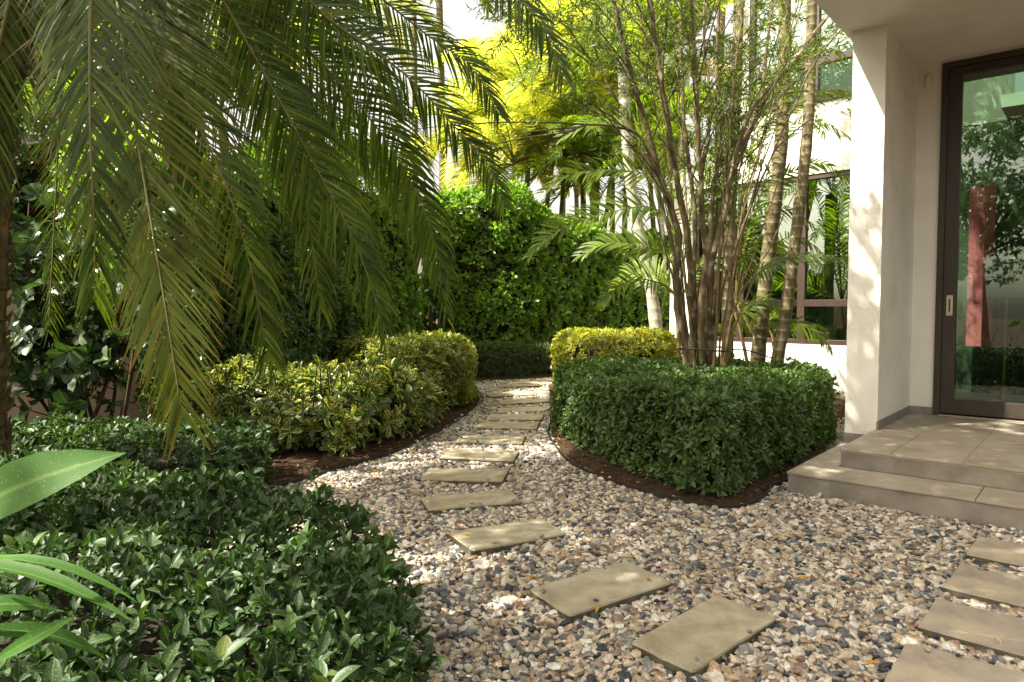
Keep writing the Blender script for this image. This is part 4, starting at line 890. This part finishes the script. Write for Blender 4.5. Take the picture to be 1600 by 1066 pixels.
# --- areca clumps
def clump(base, lab, fl, stems, name='areca_palm'):
    t = thing(name, lab, 'palm', base, 0)
    for s in stems:
        mb = MB(); c, _ = catmull(np.array(s), 12); mb.tube(c, np.linspace(.028, .018, 12), 8, .02); mb.obj('stem', M['cane'], t, True)
    for pts, nl, L_, W_, mm, ex in fl:
        ex = dict(ex); ex.setdefault('side', (.15, .55, .8)); fthing(t, pts, nl, L_, W_, M[mm], r0=.014, **ex)
    return t
b1 = np.array([2.2, 9.0, 0]); c1 = PT(1062, 470, 9.2)
clump(tuple(b1), 'areca palm clump spreading left over the golden hedge', [
 ([c1, PT(1052, 360, 9.1), PT(1020, 325, 9.0), PT(975, 327, 8.9), PT(915, 343, 8.8), PT(858, 368, 8.7), PT(828, 402, 8.7)], 46, .44, .035, 'areca', dict(droop=.35, t0=.2)),
 ([c1, PT(1068, 340, 9.3), PT(1040, 285, 9.2), PT(990, 268, 9.2), PT(930, 266, 9.1), PT(886, 275, 9.0), PT(850, 300, 9.0)], 48, .46, .032, 'areca', dict(droop=.4, t0=.2)),
 ([c1, PT(1045, 400, 9.3), PT(1000, 385, 9.4), PT(950, 380, 9.5), PT(905, 400, 9.6)], 36, .42, .034, 'areca', dict(droop=.4, t0=.15)),
 ([c1, PT(1040, 447, 8.9), PT(1000, 436, 8.6), PT(966, 448, 8.4), PT(945, 475, 8.3)], 28, .36, .034, 'areca', dict(droop=.35, t0=.12)),
 ([c1, PT(1040, 300, 9.5), PT(1005, 215, 9.6), PT(940, 190, 9.7), PT(880, 215, 9.8)], 46, .46, .032, 'areca', dict(droop=.4, t0=.2)),
 ([c1, PT(1045, 250, 9.3), PT(1005, 110, 9.2), PT(945, 78, 9.0), PT(880, 88, 8.9), PT(815, 125, 8.8), PT(770, 195, 8.8)], 60, .46, .028, 'areca', dict(droop=.45, t0=.4)),
 ([c1, PT(1080, 330, 9.4), PT(1110, 250, 9.5), PT(1160, 230, 9.5), PT(1200, 260, 9.5)], 40, .44, .032, 'areca', dict(droop=.4, t0=.2)),
 ([c1, PT(1090, 420, 9.2), PT(1125, 390, 9.1), PT(1160, 400, 9.0), PT(1190, 430, 9.0)], 34, .4, .032, 'areca', dict(droop=.4, t0=.15)),
 ([c1, PT(1020, 430, 9.8), PT(985, 425, 10.2), PT(955, 450, 10.5)], 30, .38, .034, 'areca', dict(droop=.4, t0=.15)),
], [[b1, (2.18, 9.1, .7), c1], [b1+[.1, .1, 0], (2.4, 9.2, .8), PT(1090, 440, 9.2)]])
b2 = np.array([3.25, 8.9, 0]); c2 = PT(1150, 470, 9.0)
clump(tuple(b2), 'areca palm clump between the slim trunks, fronds crossing the far windows', [
 ([c2, PT(1155, 330, 9.0), PT(1172, 230, 8.9), PT(1215, 180, 8.8), PT(1268, 152, 8.7), PT(1310, 140, 8.6), PT(1352, 152, 8.6)], 50, .40, .032, 'areca', dict(droop=.5, t0=.25)),
 ([c2, PT(1165, 360, 9.0), PT(1197, 296, 8.9), PT(1241, 267, 8.9), PT(1282, 254, 8.8), PT(1322, 275, 8.8)], 44, .34, .03, 'areca', dict(droop=.4, t0=.25)),
 ([c2, PT(1170, 440, 8.4), PT(1200, 418, 7.8), PT(1240, 402, 7.6), PT(1290, 402, 7.5), PT(1345, 410, 7.4)], 52, .20, .026, 'hedge', dict(droop=.7, t0=.3, vee=.1)),
 ([c2, PT(1180, 200, 9.2), PT(1215, 110, 9.3), PT(1270, 70, 9.4), PT(1330, 90, 9.5)], 44, .42, .032, 'areca', dict(droop=.4, t0=.25)),
 ([c2, PT(1150, 250, 9.3), PT(1175, 150, 9.4), PT(1215, 120, 9.4), PT(1260, 150, 9.4), PT(1290, 210, 9.4)], 46, .42, .03, 'areca', dict(droop=.5, t0=.3)),
 ([c2, PT(1160, 400, 9.3), PT(1185, 345, 9.4), PT(1225, 325, 9.5), PT(1270, 350, 9.5)], 38, .38, .03, 'areca', dict(droop=.5, t0=.2)),
 ([c2, PT(1190, 300, 9.2), PT(1230, 205, 9.2), PT(1280, 190, 9.2), PT(1330, 215, 9.2)], 44, .38, .03, 'areca', dict(droop=.4, t0=.25)),
 ([c2, PT(1130, 320, 9.2), PT(1120, 200, 9.3), PT(1090, 120, 9.3), PT(1050, 100, 9.3)], 44, .38, .03, 'areca', dict(droop=.4, t0=.25)),
 ([c2, PT(1180, 500, 9.0), PT(1225, 500, 8.9), PT(1275, 520, 8.8), PT(1300, 548, 8.8)], 32, .3, .03, 'areca', dict(droop=.4, t0=.15)),
 ([c2, PT(1125, 380, 9.0), PT(1110, 300, 8.9), PT(1085, 260, 8.8), PT(1060, 280, 8.8)], 40, .40, .032, 'areca', dict(droop=.5, t0=.2)),
 ([c2, PT(1185, 420, 9.4), PT(1215, 380, 9.6), PT(1250, 370, 9.8), PT(1290, 400, 9.8)], 36, .36, .03, 'areca', dict(droop=.4, t0=.15)),
 ([c2, PT(1160, 490, 8.6), PT(1185, 470, 8.4), PT(1215, 480, 8.3)], 26, .3, .028, 'areca', dict(droop=.4, t0=.12)),
], [[b2, (3.2, 8.95, .7), c2], [b2+[.15, .1, 0], (3.4, 9.1, .9), PT(1165, 440, 9.1)], [b2+[-.1, .1, 0], (3.0, 9.1, .9), PT(1130, 430, 9.1)]])

# --- many stemmed tree
BT = np.array([1.98, 7.25, 0.])
ms = thing('many_stemmed_tree', 'tree of many brown stems fanning up from the clipped hedge, narrow leaved twigs', 'tree', tuple(BT))
Yt = 7.25
STEMS = [
 ([(1076, 572), (1059, 483), (1057, 421), (1062, 370), (1048, 328), (1036, 290), (1005, 180), (975, 70), (950, -40)], .046, -.05),
 ([(1083, 575), (1081, 440), (1074, 370), (1062, 300), (1045, 200), (1030, 100), (1010, -40)], .047, -.1),
 ([(1094, 578), (1096, 469), (1103, 398), (1097, 342), (1094, 260), (1088, 150), (1080, -40)], .042, -.12),
 ([(1110, 572), (1109, 435), (1125, 356), (1138, 314), (1152, 235), (1182, 160), (1240, 95), (1300, 15), (1325, -20)], .038, -.05),
 ([(1104, 572), (1108, 440), (1112, 330), (1124, 220), (1120, 100), (1126, -40)], .036, .05),
 ([(1100, 570), (1112, 430), (1122, 330), (1165, 225), (1190, 140), (1198, 70), (1212, -40)], .03, .06),
 ([(1088, 570), (1084, 430), (1085, 330), (1072, 220), (1065, 120), (1062, -40)], .034, .08),
 ([(1098, 570), (1104, 400), (1094, 300), (1110, 180), (1100, 60), (1104, -40)], .028, .12),
 ([(1107, 570), (1118, 450), (1132, 340), (1140, 220), (1150, 110), (1164, -40)], .026, .1),
 ([(1080, 570), (1062, 450), (1045, 360), (1010, 250), (960, 150), (900, 60), (840, 0)], .024, .12),
 ([(1086, 570), (1068, 420), (1050, 320), (1010, 230), (985, 205), (920, 195), (860, 222)], .020, -.15),
 ([(1112, 565), (1130, 450), (1170, 330), (1230, 190), (1275, 95), (1322, 40)], .018, -.1),
]
tips = []
br = MB()
def pix(p):
    dy = p[1]; return (800+F*p[0]/dy)
for pl, r, dy in STEMS:
    c = np.array([P(x, y, Yt+dy*(1+i*.8)) for i, (x, y) in enumerate(pl)]); b = c[0].copy(); b[2] = 0; b[0] = BT[0]+(b[0]-BT[0])*.9; c = np.vstack([b, c])
    cc, ln = catmull(c, 40); cc += rng.normal(0, .004, cc.shape)
    mb = MB(); mb.tube(cc, np.linspace(r*.98, r*.42, 40), 9, .05); mb.obj('stem', M['bark'], ms, True)
    for k in range(8 if r > .025 else 6):
        i = int(rng.uniform(20, 38)); p = cc[i]; T = unit(cc[min(i+1, 39)]-cc[i-1]); out = p-BT; out[2] = 0
        rad = unit(np.array([out[0], out[1], 0])+rng.normal(0, .5, 3)*[1, 1, 0]); L_ = rng.uniform(.6, 1.5); d = unit(T*.9+rad*.6+[0, 0, .2])
        q = [p+d*L_*t+np.array([0, 0, -.12])*(t**2)*L_+rad*.15*t*t for t in np.linspace(0, 1, 7)]
        q = np.array(q); hq = q[:, :2]-L0
        if (((hq@U) > -.45) & ((hq@V_) < 4)).any(): continue
        br.tube(q, np.linspace(.010, .003, 7), 5)
        tips.append(np.array(q))
for k in range(13):   # thin canes from the foot
    az = rng.uniform(0, 6.28); sp = rng.uniform(.2, 1.0); h = rng.uniform(2.4, 4.6)
    p0 = BT+np.array([math.cos(az)*.14, math.sin(az)*.14, 0]); p1 = p0+np.array([math.cos(az)*sp*.25, math.sin(az)*sp*.2, h*.45]); p2 = p0+np.array([math.cos(az)*sp, math.sin(az)*sp*.7, h])
    c, _ = catmull([p0, p1, p2], 14); c += rng.normal(0, .008, c.shape); mb = MB(); mb.tube(c, np.linspace(.014, .005, 14), 6, .05); mb.obj('cane', M['cane'], ms, True)
    tips.append(c[8:])
# twigs and narrow leaves
pos = []; dr = []
tw = MB()
for q in tips:
    for t in np.linspace(.3, 1, 7):
        i = min(int(t*(len(q)-1)), len(q)-2); p = q[i]+(q[i+1]-q[i])*rng.random()
        if p[2] < 3.2 and rng.random() < .85: continue
        ax = unit(q[i+1]-q[i]); d = unit(ax+rng.normal(0, .55, 3)+[0, 0, .1]); L_ = rng.uniform(.22, .5)
        e = np.array([p+d*L_*s+np.array([0, 0, -.25])*L_*s*s for s in np.linspace(0, 1, 5)])
        tw.tube(e, np.linspace(.003, .0012, 5), 3)
        for s in np.linspace(.15, 1, 17):
            a = e[0]+(e[-1]-e[0])*s; pos.append(a); dr.append(d)
# dense hanging leafy column right of the stems
for k in range(2000):
    p = PT(1132+rng.normal(0, 20), rng.uniform(130, 350), 7.5+rng.normal(0, .14)); pos.append(p); dr.append(np.array([0, 0, -.6]))
for k in range(120):
    p = PT(rng.uniform(780, 1060), rng.uniform(-40, 75)+max(0, 0), 7.2+rng.normal(0, .4)); d = unit(rng.normal(0, 1, 3)+[-.4, 0, -.5])
    for s in np.linspace(0, .34, 16): pos.append(p+d*s); dr.append(d)
pos = np.array(pos); dr = np.array(dr); hq = pos[:, :2]-L0; kk = ~(((hq@U) > -.36) & ((hq@V_) < 4)); pos = pos[kk]; dr = dr[kk]; n = len(pos)
dd = unit(dr*.8+rng.normal(0, .5, (n, 3))+[0, 0, -.28])
V, T, A = leaves(LANCE, pos, dd, unit(rng.normal(0, 1, (n, 3))+[0, 0, .6]), rng.uniform(.06, .12, n), .009)
link('foliage', npmesh('foliage', V, T, M['needle'], A), ms)
tw.obj('twigs', M['twig'], ms, True); br.obj('branches', M['bark'], ms, True)
mb = MB(); c = P(1096, 546, 7.15); mb.tube([(BT[0]+.26*math.cos(a), BT[1]-.03+.24*math.sin(a), c[2]+.012*math.sin(a*2)) for a in np.linspace(0, 6.28, 25)], .009, 6)
mb.tube([(BT[0]+.24, BT[1], c[2]), (BT[0]+.5, BT[1]+.1, c[2]-.02), (BT[0]+.85, BT[1]+.3, c[2]-.12)], .007, 6)
o = mb.obj('drip_hose', M['edging'], None, True); tag(o, 'thin dark drip hose tied round the stems of the many stemmed tree', 'hose')

# --- round leaved shrub by the left wall
cs = thing('round_leaved_shrub', 'bare legged shrub with big round dark leaves against the beige wall', 'shrub', (-3.35, 5.35, 0))
mb = MB(); pos = []; nr = []
for k in range(13):
    az = rng.uniform(0, 6.28); p = np.array([-3.35+rng.normal(0, .25), 5.4+rng.normal(0, .12), 0.])
    e = p+np.array([math.cos(az)*.6, math.sin(az)*.25, rng.uniform(.9, 2.2)]); c, _ = catmull([p, (p+e)/2+rng.normal(0, .08, 3), e], 10); mb.tube(c, np.linspace(.02, .006, 10), 6)
    for i in range(4, 10):
        for _ in range(3):
            q = c[i]; d = unit(rng.normal(0, 1, 3)+[0, -.3, .3]); f = q+d*rng.uniform(.12, .35); mb.tube([q, f], [.006, .003], 4); pos += [f, q+(f-q)*.6]; nr += [d, d]
mb.obj('branches', M['twig'], cs, True)
V, T, A = rosettes(np.array(pos), np.array(nr), 5, .11, .068, OBOV, (40, 85)); link('foliage', npmesh('foliage', V, T, M['clusia'], A), cs)

# --- ginger plant at the left foreground
LONG = leaftmpl([(0, .02, 0), (.08, .15, .01), (.2, .34, .03), (.35, .47, .045), (.5, .5, .045), (.65, .45, .03), (.8, .3, .0), (.92, .12, -.03), (1, 0, -.06)], .02)
gg = thing('ginger_plant', 'ginger plant with long pointed bright green leaves reaching in from the left edge', 'plant', (-1.25, 1.15, 0))
mb = MB(); 
for e in ((-.98, 1.05, .95), (-1.1, 1.1, .75), (-1.2, 1.25, 1.2)): mb.tube([(-1.25, 1.15, -.02), ((-1.25+e[0])/2-.03, 1.12, e[2]*.5), e], [.012, .01, .006], 7)
mb.obj('stem', M['shaft'], gg, True)
def gleaf(a, b, wd, up, droop=0., rnd=.5):
    a = np.array(a); b = np.array(b); L_ = np.linalg.norm(b-a); tm = (LONG[0].copy(), LONG[1], LONG[2]); tm[0][:, 2] += -droop*tm[0][:, 0]**2+droop*tm[0][:, 0]
    V, T, A = leaves(tm, a[None], (b-a)[None], np.array([up], float), L_, wd, np.array([rnd])); link('leaf', npmesh('leaf', V, T, M['ginger'], A), gg)
gleaf(P(-95, 835, 1.0), P(184, 702, 1.0), .085, (.15, -.75, .6), .12, .4)
gleaf(P(-90, 885, 1.45), P(212, 958, 1.35), .036, (-.05, -.25, 1), .10, .7)
gleaf(P(-60, 878, 1.65), P(218, 928, 1.6), .032, (.1, -.2, 1), .12, .9)
gleaf(P(-70, 960, 1.0), P(88, 948, 1.05), .03, (0, -.5, .8), .3, .2)
gleaf(P(-60, 990, 1.0), P(170, 1022, 1.1), .035, (0, -.4, .9), .25, .1)
gleaf(P(-20, 1040, .95), P(120, 960, 1.0), .02, (.3, -.7, .5), .0, 1.)

# --- shade trees out of the frame (they shade the garden and show in the door glass)
def broadleaf(base, crown, rad, nclump, per, lab, seed, cl=.62, leaf=.13):
    r = np.random.default_rng(seed); t = thing('shade_tree', lab, 'tree', tuple(base))
    base = np.array(base, float); crown = np.array(crown, float); rad = np.array(rad, float)
    cs_ = unit(r.normal(0, 1, (nclump, 3)))*(r.random((nclump, 1))**.4)*rad+crown
    mb = MB(); mb.tube([base-[0, 0, .05], (base*.5+crown*.5)*[1, 1, .8], crown], [.2, .15, .08], 10, .04)
    for c in cs_[::2]: mb.tube([base*.2+crown*.8-[0, 0, .6], (c+crown)/2-[0, 0, .1], c], [.05, .03, .012], 5)
    mb.obj('trunk', M['bark'], t, True)
    p = np.concatenate([c+unit(r.normal(0, 1, (per, 3)))*(r.random((per, 1))**.4)*cl*[1, 1, .7] for c in cs_]); nv = unit(p-crown+r.normal(0, 1, p.shape)*1.2)
    V, T, A = rosettes(p, nv, 4, leaf, leaf*.45, LANCE, (30, 85)); link('crown', npmesh('crown', V, T, M['shade_leaf'], A), t)
    return t
broadleaf((-6.0, .8, 0), (-1.9, 2.7, 7.0), (3.1, 3.5, 1.1), 88, 80, 'tall shade tree standing beyond the left edge of the picture', 1)
broadleaf((-7.6, 1.6, 0), (-3.0, 1.5, 5.3), (1.1, 1.7, .55), 28, 80, 'second shade tree beyond the left edge of the picture, nearer the garden wall', 9)
broadleaf((-8.4, 3.4, 0), (-5.0, 3.1, 7.1), (1.4, 1.2, .8), 26, 80, 'third shade tree beyond the left edge of the picture, farthest along the wall', 12)
broadleaf((-7.0, 7.2, 0), (-4.5, 6.3, 7.3), (2.4, 1.8, .9), 44, 80, 'tall shade tree behind the garden wall', 2)
broadleaf((-7.5, -4.8, 0), (-6.6, -3.6, 4.0), (2.6, 3.0, 2.3), 60, 80, 'shade tree behind the viewer, mirrored in the glass door', 3)
broadleaf((-8.6, 14.5, 0), (-10.6, 14.5, 5.6), (4.2, 2.0, 2.6), 55, 80, 'leafy tree beyond the garden wall, seen through the date palm fronds', 4)
